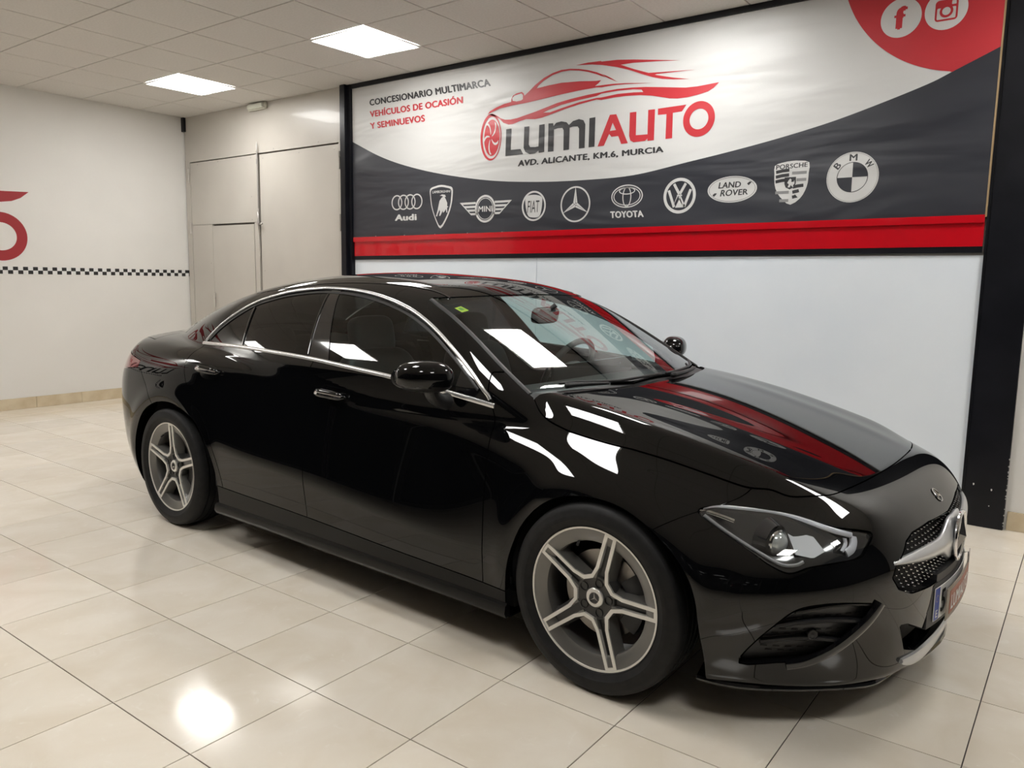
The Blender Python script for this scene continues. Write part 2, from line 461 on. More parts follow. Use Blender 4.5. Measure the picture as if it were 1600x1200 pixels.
mesh('bolt_handle', V, F, steel, fr, True)
sp = [(-7.30, 2.60), (-6.9, 2.605), (-6.30, 2.60), (-6.30, 2.2), (-6.3, 1.96), (-6.09, 2.58), (-5.5, 2.59), (-4.97, 2.58), (-5.9, 2.66), (-5.2, 2.665), (-6.30, 1.45), (-6.10, 1.42), (-7.09, 1.5)]
V, F = join([[(np.array(lathe_data([(0, -.002), (.006, -.001), (.007, 0)], 8)[0]) + (x, -.0305 if z < 2.63 else -.0345, z)).tolist(), lathe_data([(0, -.002), (.006, -.001), (.007, 0)], 8)[1]] for x, z in sp])
tag(mesh('rivet_row', V, F, steel, fr), kind='stuff')

# --- emergency light above the doors
em = empty('emergency_light', (-6.13, YB - .031, 3.105))
em_m = mat('aged_white_plastic', (.62, .60, .52), .4)
bm = bmesh.new(); bm_box(bm, -.15, .15, -.045, 0, -.042, .030, .012); bm_obj('housing', bm, em_m, em, True)
bm = bmesh.new(); bm_box(bm, -.128, .128, -.062, -.0455, -.032, .018, .008); bm_obj('diffuser', bm, mat('frosted_diffuser', (.70, .71, .62), .3), em, True)
tag(em, 'small oblong emergency light fixed high above the beige doors', 'emergency light')

# --- red lettering and checkered stripe on the left wall
red_w = mat('red_wall_paint', (.36, .022, .028), .5)
def left_decal(name, loops, m, off=.001):
    me = curve_mesh(name, loops, .0004)
    o = link(name, me, m); o.matrix_world = Matrix(((0, 0, 1, XL + off), (1, 0, 0, 0), (0, 1, 0, 0), (0, 0, 0, 1)))
    return o
def ell(cx, cy, rx, ry, n=48): return [(cx + rx * math.cos(2 * PI * k / n), cy + ry * math.sin(2 * PI * k / n)) for k in range(n)]
blk_p = mat('black_vinyl', (.014, .014, .014), .45)
wht_p = mat('white_vinyl', (.80, .80, .79), .45)
ck = empty('checkered_stripe', (XL + .001, 0, 1.346))
cs = .0455; V = []; F = []
n = 0; y = 2.150 - cs
sq = [(2.101, 2.150, cs - .009, .071), (2.147, 2.214, 0, .071)]
while y > -3.0:
    row = n % 2
    sq.append((y - cs, y, 0 if row == 0 else cs - .0095, cs - .0095 if row == 0 else .071)); y -= cs; n += 1
V = []; F = []
for a, b_, c_, d in sq:
    o = len(V); V += [(.0008, a, c_), (.0008, b_, c_), (.0008, b_, d), (.0008, a, d)]; F.append((o, o + 1, o + 2, o + 3))
mesh('black_square', V, F, blk_p, ck)
mesh('white_band', [(.0003, -3.0, 0), (.0003, 2.147, 0), (.0003, 2.147, .071), (.0003, -3.0, .071)], [(0, 1, 2, 3)], wht_p, ck)
tag(ck, 'black and white checkered stripe along the left white wall', 'stripe')

class CS:  # natural cubic spline, linear extrapolation
    def __init__(s,pts):
        a=np.array(pts,float); s.x,s.y=a[:,0],a[:,1]; n=len(a); h=np.diff(s.x)
        A=np.zeros((n,n));b=np.zeros(n);A[0,0]=A[-1,-1]=1
        for i in range(1,n-1):
            A[i,i-1]=h[i-1];A[i,i]=2*(h[i-1]+h[i]);A[i,i+1]=h[i]
            b[i]=6*((s.y[i+1]-s.y[i])/h[i]-(s.y[i]-s.y[i-1])/h[i-1])
        s.m=np.linalg.solve(A,b)
        s.d0=(s.y[1]-s.y[0])/h[0]-h[0]*s.m[1]/6
        s.d1=(s.y[-1]-s.y[-2])/h[-1]+h[-1]*s.m[-2]/6
        s.gx=np.linspace(s.x[0]-1.5,s.x[-1]+1.5,24001); s.gy=s.ev(s.gx)
    def __call__(s,t): return np.interp(t,s.gx,s.gy)
    def ev(s,t):
        t=np.asarray(t,float); i=np.clip(np.searchsorted(s.x,t)-1,0,len(s.x)-2)
        h=s.x[i+1]-s.x[i]; a=(s.x[i+1]-t)/h; b=(t-s.x[i])/h
        r=a*s.y[i]+b*s.y[i+1]+((a**3-a)*s.m[i]+(b**3-b)*s.m[i+1])*h*h/6
        r=np.where(t<s.x[0],s.y[0]+s.d0*(t-s.x[0]),r)
        return np.where(t>s.x[-1],s.y[-1]+s.d1*(t-s.x[-1]),r)
def smax(a,b,k):
    h=np.maximum(k-np.abs(a-b),0)/k
    return np.maximum(a,b)+h*h*k*.25
def smin(a,b,k): return -smax(-a,-b,k)
def sstep(e0,e1,x):
    t=np.clip((x-e0)/(e1-e0),0,1); return t*t*t*(t*(6*t-15)+10)
WB=2.729
# --- lower hull
Wp=CS([(-3.9,.78),(-3.5,.845),(-3.1,.895),(-2.75,.905),(-2.3,.893),(-1.5,.888),(-.9,.888),(-.45,.890),(0,.908),(.35,.897),(.6,.865),(.9,.80)])
Zw=CS([(-3.8,.60),(-3.0,.58),(-2.4,.505),(-1.5,.44),(-.5,.37),(0,.41),(.5,.48),(.9,.50)])
Ku=CS([(-3.8,.26),(-3.,.25),(-2.7,.18),(-2.2,.08),(-1.5,.02),(-.5,.03),(0,.15),(.5,.32),(.9,.35)])
Kc=CS([(-3.8,.02),(-3.,.03),(-2.5,.075),(-2.,.135),(-1.5,.155),(-.6,.155),(-.2,.08),(.1,.015),(.9,.0)])
def S(x,z):
    t=z-Zw(x)
    up=np.maximum(t,0); lo=np.maximum(-t,0)
    w=Wp(x)-Ku(x)*up**2-Kc(x)*(np.sqrt(up*up+.0009)-.03)-.10*lo**2
    # wheel-arch swell
    for cx,cz,r in ((0.015,.325,.39),(-WB,.33,.40)):
        d=np.sqrt((x-cx)**2+(z-cz)**2)
        w=w+.012*np.exp(-((d-r)/.06)**2)*sstep(.2,.4,z)
    return w
Zh=CS([(-1.2,1.03),(-.45,.984),(-.2,.955),(0,.921),(.2,.878),(.4,.828),(.55,.785),(.68,.742),(.80,.695),(.92,.62)])
Kh=CS([(-1.,.16),(-.3,.19),(.1,.21),(.5,.20),(.8,.13)])
Zd=CS([(-3.9,.92),(-3.7,.965),(-3.5,1.018),(-3.2,1.05),(-2.8,1.05),(-2.,1.05),(-1.,1.05)])
def Htop(x,w):
    wc=.655-.10*np.maximum(x-.05,0)-.9*np.maximum(x-.42,0)**2
    g=1-sstep(.42,.74,x)
    e=w-wc
    h=Zh(x)-.045*w**2-(1-g)*.24*w**4-g*(.46*.5*(e+np.sqrt(e*e+.0006))+.040*sstep(-.02,.13,e))
    # power domes
    c=.40-.10*np.clip(x,-.3,.8)
    h=h+.003*np.exp(-((w-c)/.06)**2)*sstep(-.35,.1,x)*(1-sstep(.50,.72,x))-.001*np.exp(-((w-c-.13)/.06)**2)*sstep(-.35,.1,x)*(1-sstep(.45,.7,x))
    d=Zd(x)-.09*w**2-.10*np.maximum(w-.35,0)**2
    m=sstep(-1.9,-1.1,x)
    return d*(1-m)+h*m
Nf=CS([(.05,.835),(.15,.872),(.25,.893),(.35,.905),(.45,.908),(.58,.900),(.66,.884),(.72,.862),(.77,.815),(.82,.75),(.95,.55)])
def N(w,z): return Nf(z)-.20*w**2-(.45+1.2*(1-sstep(.1,.55,z)))*np.maximum(w-.30,0)**2.5
Nr=CS([(.1,-3.40),(.2,-3.55),(.35,-3.69),(.5,-3.74),(.65,-3.755),(.8,-3.735),(.9,-3.70),(1.0,-3.65)])
def R(w,z): return Nr(z)+.16*w**2+1.1*np.maximum(w-.30,0)**2.5
def Fhull(x,w,z):
    side=w-S(x,z)
    top=z-Htop(x,w)
    kr=.10+.07*sstep(-.9,.1,x)+.09*(1-sstep(-3.2,-2.4,x))
    f=smax(side,top,kr)
    f=smax(f,x-N(w,z),.14)
    f=smax(f,R(w,z)-x,.17)
    f=smax(f,.155-z,.03)
    return f
# --- greenhouse
Wb=CS([(-3.5,.50),(-3.1,.62),(-2.7,.735),(-2.3,.787),(-1.9,.806),(-1.4,.810),(-.9,.803),(-.5,.778),(-.2,.745),(.2,.70)])
def G(x,z):
    t=np.maximum(z-.96,0)
    return Wb(x)-.46*t-.66*t**2
Zr=CS([(-3.7,.93),(-3.4,1.04),(-3.1,1.150),(-2.8,1.246),(-2.4,1.338),(-2.0,1.386),(-1.65,1.398),(-1.35,1.386),(-1.1,1.354),(-.9,1.284),(-.65,1.170),(-.4,1.045),(-.15,.915),(.1,.78)])
Kr=CS([(-3.4,.30),(-2.8,.24),(-2.2,.16),(-1.6,.13),(-1.2,.14),(-.9,.155),(-.5,.20),(-.1,.22)])
def Hroof(x,w): return Zr(x)-Kr(x)*w**2
def Fgreen(x,w,z):
    k=.11-.045*sstep(-1.25,-.85,x)
    return np.maximum(smax(w-G(x,z),z-Hroof(x,w),k),.84-z)
def Fbody(x,w,z):
    return smin(Fhull(x,w,z),Fgreen(x,w,z),.016)
X0,X1,ZC=-2.9,.30,.50
def march(f,O,D,tmax=1.9,n=44):
    """first outside crossing, bisection on rays starting inside"""
    lo=np.full(len(O),.05); hi=np.full(len(O),np.nan)
    prev=lo.copy()
    ts=np.linspace(.05,tmax,n)
    found=np.zeros(len(O),bool)
    for t in ts:
        P=O+D*t; v=f(P[:,0],np.abs(P[:,1]),P[:,2])
        new=(v>0)&~found
        hi[new]=t; found|=new
        lo[~found]=t
    for _ in range(22):
        m=.5*(lo+hi); P=O+D*m[:,None]; v=f(P[:,0],np.abs(P[:,1]),P[:,2])>0
        hi=np.where(v,m,hi); lo=np.where(v,lo,m)
    return O+D*(.5*(lo+hi))[:,None]
def grid(ns=280,nc=90,nt=230,f=Fbody):
    th=np.radians(np.linspace(-26,90,nt))
    us=[]
    for ph in np.radians(np.linspace(90,0,nc,endpoint=False)): us.append((X0,-np.sin(ph),np.cos(ph)))
    for x in np.linspace(X0,X1,ns,endpoint=False): us.append((x,0,1))
    for ph in np.radians(np.linspace(0,90,nc)): us.append((X1,np.sin(ph),np.cos(ph)))
    us=np.array(us)
    ct,st=np.cos(th),np.sin(th)
    O=np.zeros((len(us),nt,3)); D=np.zeros((len(us),nt,3))
    O[:,:,0]=us[:,0,None];O[:,:,2]=ZC
    D[:,:,0]=us[:,1,None]*ct;D[:,:,1]=us[:,2,None]*ct;D[:,:,2]=st
    P=march(f,O.reshape(-1,3),D.reshape(-1,3))
    return P.reshape(len(us),nt,3)
def normals(P,f=Fbody,e=1e-3):
    x,w,z=P[...,0],P[...,1],P[...,2]
    g=np.stack([f(x+e,np.abs(w),z)-f(x-e,np.abs(w),z),f(x,np.abs(w+e),z)-f(x,np.abs(w-e),z),f(x,np.abs(w),z+e)-f(x,np.abs(w),z-e)],-1)
    return g/np.linalg.norm(g,axis=-1,keepdims=True)
# ================================================================ the car
CAR_X, CAR_Y, CAR_RZ = -0.19609, 0.03098, -0.033461
car = empty('car', (CAR_X, CAR_Y, 0), CAR_RZ)
tag(car, 'glossy black four-door coupe saloon parked on the cream tiled floor', 'car')

paint = mat('black_car_paint', (.0022, .0023, .0027), .20, spec=.0, ior=1.5, coat=1.0, coat_rough=.008)
paint.node_tree.nodes['Principled BSDF'].inputs['Coat IOR'].default_value = 1.5
gloss_blk = mat('gloss_black_trim', (.006, .006, .007), .06, coat=.6)
plas = mat('matt_black_plastic', (.014, .014, .015), .45)
under_m = mat('underbody_black', (.006, .006, .006), .8)
chrome = mat('polished_chrome', (.80, .80, .81), .07, 1.0)
satin = mat('satin_aluminium', (.78, .78, .775), .24, .75)
silver = mat('silver_lacquer', (.55, .56, .575), .28, .55, coat=.4)
ws_glass = thin_glass('windscreen_glass', (.80, .90, .885), .05)
sd_glass = thin_glass('side_window_glass', (.62, .75, .735), .05)
pv_glass = thin_glass('privacy_glass', (.035, .035, .038), .05)
lamp_glass = thin_glass('headlamp_lens', (.90, .92, .92), .045)
red_lens = mat('red_tail_lens', (.20, .006, .010), .08, coat=1.0)

# ---- master surface, right half as (x, w, z) with w the distance from the middle
GP = grid(300, 120, 250)
nu, nv = GP.shape[:2]
GN = normals(GP)
_idx = np.arange(nu * nv).reshape(nu, nv)
_a, _b2, _c, _d = _idx[:-1, :-1], _idx[1:, :-1], _idx[1:, 1:], _idx[:-1, 1:]
GT = np.concatenate([np.stack([_a, _b2, _c], -1).reshape(-1, 3), np.stack([_a, _c, _d], -1).reshape(-1, 3)])
GV = GP.reshape(-1, 3); GNN = GN.reshape(-1, 3)
_ar = np.linalg.norm(np.cross(GV[GT[:, 1]] - GV[GT[:, 0]], GV[GT[:, 2]] - GV[GT[:, 0]]), axis=1)
GT = GT[_ar > 1e-10]
SHELL = (GV, GNN, GT)

def clip(M, f):
    """part of a triangle mesh where the vertex field f is positive"""
    V, Nn, T = M
    if len(T) == 0: return M
    f = np.where(np.abs(f) < 1e-7, 1e-7, f)
    pos = f[T] > 0; cnt = pos.sum(1)
    keep = T[cnt == 3]
    out = [keep]; nV, nN = [V], [Nn]; base = len(V)
    edges = []; recs = []
    for want in (1, 2):
        t = T[cnt == want]
        if len(t) == 0: continue
        p = pos[cnt == want]
        lone = np.argmax(p if want == 1 else ~p, axis=1)
        r = np.arange(len(t))
        a = t[r, lone]; b = t[r, (lone + 1) % 3]; c = t[r, (lone + 2) % 3]
        edges.append(np.stack([a, b], 1)); edges.append(np.stack([a, c], 1)); recs.append((want, a, b, c))
    if edges:
        E = np.sort(np.concatenate(edges), axis=1)
        U, inv = np.unique(E, axis=0, return_inverse=True); inv = inv.ravel()
        fa, fb = f[U[:, 0]], f[U[:, 1]]; s = (fa / (fa - fb))[:, None]
        nV.append(V[U[:, 0]] * (1 - s) + V[U[:, 1]] * s)
        nn = Nn[U[:, 0]] * (1 - s) + Nn[U[:, 1]] * s; nN.append(nn / np.linalg.norm(nn, axis=1, keepdims=True))
        o = 0
        for want, a, b, c in recs:
            ab = base + inv[o:o + len(a)]; ac = base + inv[o + len(a):o + 2 * len(a)]; o += 2 * len(a)
            if want == 1: out.append(np.stack([a, ab, ac], 1))
            else: out.append(np.stack([ab, b, c], 1)); out.append(np.stack([ab, c, ac], 1))
    V = np.concatenate(nV); Nn = np.concatenate(nN); T = np.concatenate(out)
    used, T2 = np.unique(T, return_inverse=True)
    return V[used], Nn[used], T2.reshape(-1, 3)

def poly_sd(px, py, poly):
    """signed distance to a closed polygon, positive inside"""
    P = np.array(poly, float); Q = np.roll(P, -1, 0)
    d2 = np.full(px.shape, 1e9); ins = np.zeros(px.shape, bool)
    for (ax, ay), (bx, by) in zip(P, Q):
        ex, ey = bx - ax, by - ay; L2 = ex * ex + ey * ey + 1e-12
        t = np.clip(((px - ax) * ex + (py - ay) * ey) / L2, 0, 1)
        d2 = np.minimum(d2, (px - ax - t * ex) ** 2 + (py - ay - t * ey) ** 2)
        c = ((ay > py) != (by > py)) & (px < (bx - ax) * (py - ay) / (by - ay + 1e-15) + ax)
        ins ^= c
    d = np.sqrt(d2)
    return np.where(ins, d, -d)

def smooth_loop(pts, n=6):
    """closed Catmull-Rom loop"""
    P = np.array(pts, float); out = []
    m = len(P)
    for i in range(m):
        p0, p1, p2, p3 = P[i - 1], P[i], P[(i + 1) % m], P[(i + 2) % m]
        for k in range(n):
            t = k / n
            out.append(.5 * ((2 * p1) + (-p0 + p2) * t + (2 * p0 - 5 * p1 + 4 * p2 - p3) * t * t + (-p0 + 3 * p1 - 3 * p2 + p3) * t ** 3))
    return np.array(out)

def spline_open(pts, n=8):
    P = np.array(pts, float); P = np.vstack([2 * P[0] - P[1], P, 2 * P[-1] - P[-2]]); out = []
    for i in range(1, len(P) - 2):
        p0, p1, p2, p3 = P[i - 1], P[i], P[i + 1], P[i + 2]
        for k in range(n):
            t = k / n
            out.append(.5 * ((2 * p1) + (-p0 + p2) * t + (2 * p0 - 5 * p1 + 4 * p2 - p3) * t * t + (-p0 + 3 * p1 - 3 * p2 + p3) * t ** 3))
    out.append(P[-2])
    return np.array(out)

def panel(name, M, material, parent=None, sides='both', lip=.012, inset=0.0, label=None, lip_skip=None):
    """make a body panel from a clipped half: sides 'R', 'L', or 'both' mirrored into one mesh; edges are turned in by lip"""
    V, Nn, T = M
    if len(T) == 0: return None
    V = V - Nn * inset
    # boundary edges
    e = np.concatenate([T[:, [0, 1]], T[:, [1, 2]], T[:, [2, 0]]]); key = np.sort(e, axis=1)
    _, first, cnt = np.unique(key, axis=0, return_index=True, return_counts=True)
    be = e[first[cnt == 1]]
    if len(be): be = be[~((np.abs(V[be[:, 0], 1]) < 2e-4) & (np.abs(V[be[:, 1], 1]) < 2e-4))]
    if lip > 0 and len(be):
        a, b = be[:, 0], be[:, 1]
        d = V[b] - V[a]; out = np.cross(d, Nn[a] + Nn[b]); out /= np.linalg.norm(out, axis=1, keepdims=True) + 1e-12
        n0 = len(V); m = len(be)
        Va, Vb = V[a], V[b]; Vc, Vd = V[b] - Nn[b] * lip, V[a] - Nn[a] * lip
        V2 = np.concatenate([V, Va, Vb, Vc, Vd]); N2 = np.concatenate([Nn, out, out, out, out])
        i = np.arange(m)
        T2 = np.concatenate([T, np.stack([n0 + m + i, n0 + i, n0 + 3 * m + i], 1), np.stack([n0 + m + i, n0 + 3 * m + i, n0 + 2 * m + i], 1)])
    else: V2, N2, T2 = V, Nn, T
    # triangle winding follows normals in the (x, w, z) frame of the left side
    flip = np.array([1, -1, 1.])
    res = []
    def make(Vx, Nx, Tx):
        fn = np.cross(Vx[Tx[:, 1]] - Vx[Tx[:, 0]], Vx[Tx[:, 2]] - Vx[Tx[:, 0]])
        w = (fn * (Nx[Tx].mean(1))).sum(1) < 0
        Tx = Tx.copy(); Tx[w] = Tx[w][:, ::-1]
        return Vx, Nx, Tx
    if sides == 'both':
        A = make(V2, N2, T2); B = make(V2 * flip, N2 * flip, T2)
        res.append((np.concatenate([A[0], B[0]]), np.concatenate([A[1], B[1]]), np.concatenate([A[2], B[2] + len(A[0])])))
    else:
        if 'R' in sides: res.append(make(V2 * flip, N2 * flip, T2))
        if 'L' in sides: res.append(make(V2, N2, T2))
    obs = []
    for Vx, Nx, Tx in res:
        me = bpy.data.meshes.new(name)
        me.vertices.add(len(Vx)); me.vertices.foreach_set('co', Vx.ravel())
        me.loops.add(len(Tx) * 3); me.loops.foreach_set('vertex_index', Tx.ravel().astype(np.int32))
        me.polygons.add(len(Tx)); me.polygons.foreach_set('loop_start', (np.arange(len(Tx)) * 3).astype(np.int32))
        me.polygons.foreach_set('use_smooth', np.ones(len(Tx), bool))
        me.update(calc_edges=True)
        me.normals_split_custom_set_from_vertices(Nx)
        o = link(name, me, material, parent or car)
        if label: o['label'] = label
        obs.append(o)
    return obs

def on_surface(x, z):
    """half width of the body at (x, z), looking from the side"""
    x = np.atleast_1d(np.asarray(x, float)); z = np.atleast_1d(np.asarray(z, float))
    lo = np.full(x.shape, .3); hi = np.full(x.shape, 1.05)
    for _ in range(24):
        m = .5 * (lo + hi); o = Fbody(x, m, z) > 0
        hi = np.where(o, m, hi); lo = np.where(o, lo, m)
    return lo

def on_top(x, w):
    x = np.atleast_1d(np.asarray(x, float)); w = np.atleast_1d(np.asarray(w, float))
    lo = np.full(x.shape, .45); hi = np.full(x.shape, 1.6)
    for _ in range(24):
        m = .5 * (lo + hi); o = Fbody(x, w, m) > 0
        hi = np.where(o, m, hi); lo = np.where(o, lo, m)
    return lo

def on_nose(w, z):
    w = np.atleast_1d(np.asarray(w, float)); z = np.atleast_1d(np.asarray(z, float))
    lo = np.full(w.shape, .2); hi = np.full(w.shape, 1.2)
    for _ in range(24):
        m = .5 * (lo + hi); o = Fhull(m, np.abs(w), z) > 0
        hi = np.where(o, m, hi); lo = np.where(o, lo, m)
    return lo

# ---- outlines (metres, car frame)
DLO_TOP = [(-2.582, 1.014), (-2.572, 1.021), (-2.543, 1.053), (-2.492, 1.103), (-2.399, 1.167), (-2.285, 1.227), (-2.152, 1.264), (-2.015, 1.289), (-1.824, 1.307), (-1.726, 1.309), (-1.577, 1.305), (-1.425, 1.291), (-1.270, 1.267), (-1.118, 1.233), (-1.013, 1.200), (-0.911, 1.159), (-0.810, 1.109), (-0.716, 1.057), (-0.626, 1.000), (-0.550, 0.943), (-0.532, 0.920)]
BELT = [(-2.605, 1.006), (-2.162, 1.013), (-1.819, 1.007), (-1.568, 0.999), (-1.250, 0.980), (-1.055, 0.968), (-0.708, 0.931), (-0.525, 0.906)]
belt_z = CS(BELT)
top_s = spline_open(DLO_TOP, 5)
DLO = np.vstack([top_s, [(x, belt_z(x)) for x in np.linspace(-.530, -2.572, 40)]])
WS = np.vstack([spline_open([(-0.938, 0.000), (-0.942, 0.110), (-0.953, 0.229), (-0.979, 0.396), (-1.019, 0.525), (-1.057, 0.551)], 5),
                spline_open([(-1.053, 0.563), (-0.967, 0.590), (-0.830, 0.620), (-0.701, 0.647), (-0.581, 0.672), (-0.474, 0.687), (-0.420, 0.694)], 4),
                spline_open([(-0.425, 0.682), (-0.357, 0.518), (-0.303, 0.327), (-0.267, 0.110), (-0.267, 0.000)], 5), [(-0.267, -.02), (-0.938, -.02)]])
HOOD = np.vstack([spline_open([(-0.214, 0.000), (-0.218, 0.150), (-0.226, 0.238), (-0.304, 0.552), (-0.387, 0.669)], 5), spline_open([(-0.389, 0.702), (-0.336, 0.730), (-0.253, 0.741), (-0.166, 0.747), (-0.004, 0.741), (0.188, 0.716), (0.364, 0.693), (0.434, 0.680), (0.491, 0.655), (0.560, 0.630), (0.630, 0.545), (0.659, 0.433), (0.678, 0.297), (0.688, 0.116), (0.690, 0.000)], 5), [(0.690, -.02), (-0.214, -.02)]])
HEAD3 = [(0.329, 0.811, 0.675), (0.354, 0.784, 0.690), (0.398, 0.756, 0.696), (0.484, 0.717, 0.693), (0.556, 0.689, 0.688), (0.624, 0.676, 0.679), (0.690, 0.650, 0.665), (0.746, 0.589, 0.652), (0.769, 0.565, 0.640), (0.769, 0.612, 0.614), (0.761, 0.651, 0.591), (0.716, 0.720, 0.582), (0.663, 0.775, 0.572), (0.633, 0.802, 0.557), (0.610, 0.816, 0.553), (0.559, 0.827, 0.571), (0.479, 0.823, 0.607), (0.396, 0.820, 0.643)]
def obl(x, w): return (x - w) * .70710678                     # across the front corner
HEAD = [(obl(a, b), c) for a, b, c in HEAD3]
INT3 = [(.483, .807, .237), (.532, .825, .324), (.590, .829, .396), (.637, .818, .446), (.682, .786, .466), (.746, .715, .469), (.813, .591, .443), (.793, .615, .403), (.757, .645, .351), (.719, .665, .302), (.659, .703, .265), (.578, .760, .250)]
INTAKE = [(obl(a, b), c) for a, b, c in INT3]
GRILLE = [(0, .604), (.12, .610), (.233, .617), (.382, .615), (.440, .601), (.487, .571), (.531, .548), (.553, .517), (.520, .476), (.444, .446), (.30, .432), (0, .428), (-.02, .428), (-.02, .604)]
LOWER = [(0, .283), (.30, .285), (.44, .345), (.48, .350), (.42, .255), (.33, .224), (0, .216), (-.02, .216), (-.02, .283)]
FARCH = np.vstack([spline_open([(-.350, .05), (-.356, .229), (-.348, .338), (-.327, .430), (-.292, .515), (-.233, .589), (-.159, .640), (-.083, .663), (.003, .670), (.093, .659), (.184, .626), (.275, .573), (.337, .517), (.370, .459), (.388, .372), (.390, .262), (.388, .05)], 4)])
RARCH = np.vstack([spline_open([(-3.085, .05), (-3.095, .25), (-3.075, .420), (-3.015, .540), (-2.935, .622), (-2.833, .672), (-2.729, .690), (-2.628, .687), (-2.512, .657), (-2.416, .608), (-2.340, .538), (-2.285, .446), (-2.252, .357), (-2.243, .25), (-2.243, .05)], 4)])
wsplit = CS([(-2.9, .60), (-2.6, .58), (-2.2, .535), (-1.75, .505), (-1.2, .55), (-.8, .64), (-.4, .735)])
qcut = CS([(.0, -2.19), (.319, -2.201), (.388, -2.225), (.468, -2.263), (.559, -2.319), (.630, -2.381), (.701, -2.458), (.786, -2.534), (.869, -2.576), (.905, -2.585), (.97, -2.584), (1.1, -2.57)])
bcut = CS([(.0, -1.50), (.294, -1.513), (.354, -1.520), (.44, -1.535), (.545, -1.553), (.714, -1.579), (.827, -1.595), (.886, -1.590), (.99, -1.566), (1.1, -1.54)])
fcut = CS([(.0, -.468), (.407, -.472), (.578, -.488), (.708, -.493), (.80, -.501), (.86, -.510), (.911, -.526), (1.0, -.56)])
sill_z = CS([(-2.4, .315), (-2.242, .308), (-1.515, .294), (-.918, .276), (-.35, .262), (0, .25)])
fendcut = CS([(0, .24), (.60, .20), (.638, .256), (.676, .330), (.710, .408), (.751, .445), (.80, .46), (.9, .47)])
rearcut = CS([(0, -2.80), (.60, -2.815), (.65, -2.845), (.699, -2.880), (.752, -2.935), (.809, -3.003), (.882, -3.094), (1.0, -3.2)])
gap = .0022

def fx(M): return M[0][:, 0], M[0][:, 1], M[0][:, 2]
M = SHELL
# 1. wheel openings
x, w, z = fx(M)
far = np.where(w > .55, 1, -1)
M = clip(M, np.maximum(-poly_sd(x, z, FARCH), .55 - w)); x, w, z = fx(M)
M = clip(M, np.maximum(-poly_sd(x, z, RARCH), .55 - w))
def take(M, field):
    """split off the part inside field and leave the rest"""
    f = field(*fx(M)); return clip(M, f - gap), clip(M, -f - gap)
# 2. glazing
wind, M = take(M, lambda x, w, z: np.minimum(poly_sd(x, w, WS), z - .88))
dlo, M = take(M, lambda x, w, z: np.minimum(poly_sd(x, z, DLO), w - wsplit(x)))
rearwin, M = take(M, lambda x, w, z: np.minimum(np.minimum(poly_sd(x, w, [(-2.36, -.1), (-2.36, 0), (-2.38, .30), (-2.46, .50), (-3.00, .56), (-3.12, .45), (-3.16, .2), (-3.17, 0), (-3.17, -.1)]), z - 1.0), .6 - w))
panel('windscreen', wind, ws_glass, lip=.004, inset=.003)
panel('rear_window', rearwin, pv_glass, lip=.004, inset=.003)
def lin(p, q, x, z): return ((x - p[0]) * (q[1] - p[1]) - (z - p[1]) * (q[0] - p[0])) / math.hypot(q[0] - p[0], q[1] - p[1])
f1, f2 = (-1.472, 1.008), (-1.642, 1.283)        # rear edge of the front glass
r1, r2 = (-1.625, 1.015), (-1.725, 1.287)        # front edge of the rear glass
q1, q2 = (-2.185, 1.019), (-2.262, 1.205)        # quarter glass divider
m1, m2 = (-.690, .93), (-.690, 1.10)             # mirror triangle
frontglass, B = take(dlo, lambda x, w, z: lin(f2, f1, x, z) * -1)
bpil, B = take(B, lambda x, w, z: lin(r2, r1, x, z) * -1)
rearglass, quarter = take(B, lambda x, w, z: lin(q2, q1, x, z) * -1)
tri, frontglass = take(frontglass, lambda x, w, z: x + .700)
for nm, mm, ma in (('front_side_window', frontglass, sd_glass), ('rear_side_window', rearglass, pv_glass), ('quarter_window', quarter, pv_glass), ('mirror_triangle', tri, gloss_blk), ('door_pillar_cover', bpil, gloss_blk)):
    panel(nm, mm, ma, sides='RL', lip=.004, inset=.005 if ma is not gloss_blk else .003)
# 3. front: bonnet, lamps, grille, air intakes
hood, M = take(M, lambda x, w, z: np.minimum(poly_sd(x, w, HOOD), z - .70))
panel('bonnet', hood, paint, lip=.02)
lampR, M = take(M, lambda x, w, z: np.minimum(poly_sd(obl(x, w), z, smooth_loop(HEAD, 3)), np.minimum(x - .2, w - .35)))
grl, M = take(M, lambda x, w, z: np.minimum(poly_sd(w, z, GRILLE), x - .6))
itk, M = take(M, lambda x, w, z: np.minimum(poly_sd(obl(x, w), z, smooth_loop(INTAKE, 3)), np.minimum(x - .3, w - .3)))
low, M = take(M, lambda x, w, z: np.minimum(poly_sd(w, z, LOWER), x - .6))
# 4. cowl strip under the windscreen
cowl, M = take(M, lambda x, w, z: np.minimum(poly_sd(x, w, [(-0.174, -0.100), (-0.174, 0.000), (-0.184, 0.200), (-0.196, 0.258), (-0.284, 0.582), (-0.375, 0.699), (-0.430, 0.698), (-0.430, 0.600), (-0.293, 0.307), (-0.257, 0.200), (-0.261, -0.100)]), z - .88))
panel('cowl_strip', cowl, plas, lip=.004, inset=.012)
bump, M = take(M, lambda x, w, z: x - np.where(z > .83, 5, fendcut(z)))
panel('front_bumper', bump, paint, lip=.022)
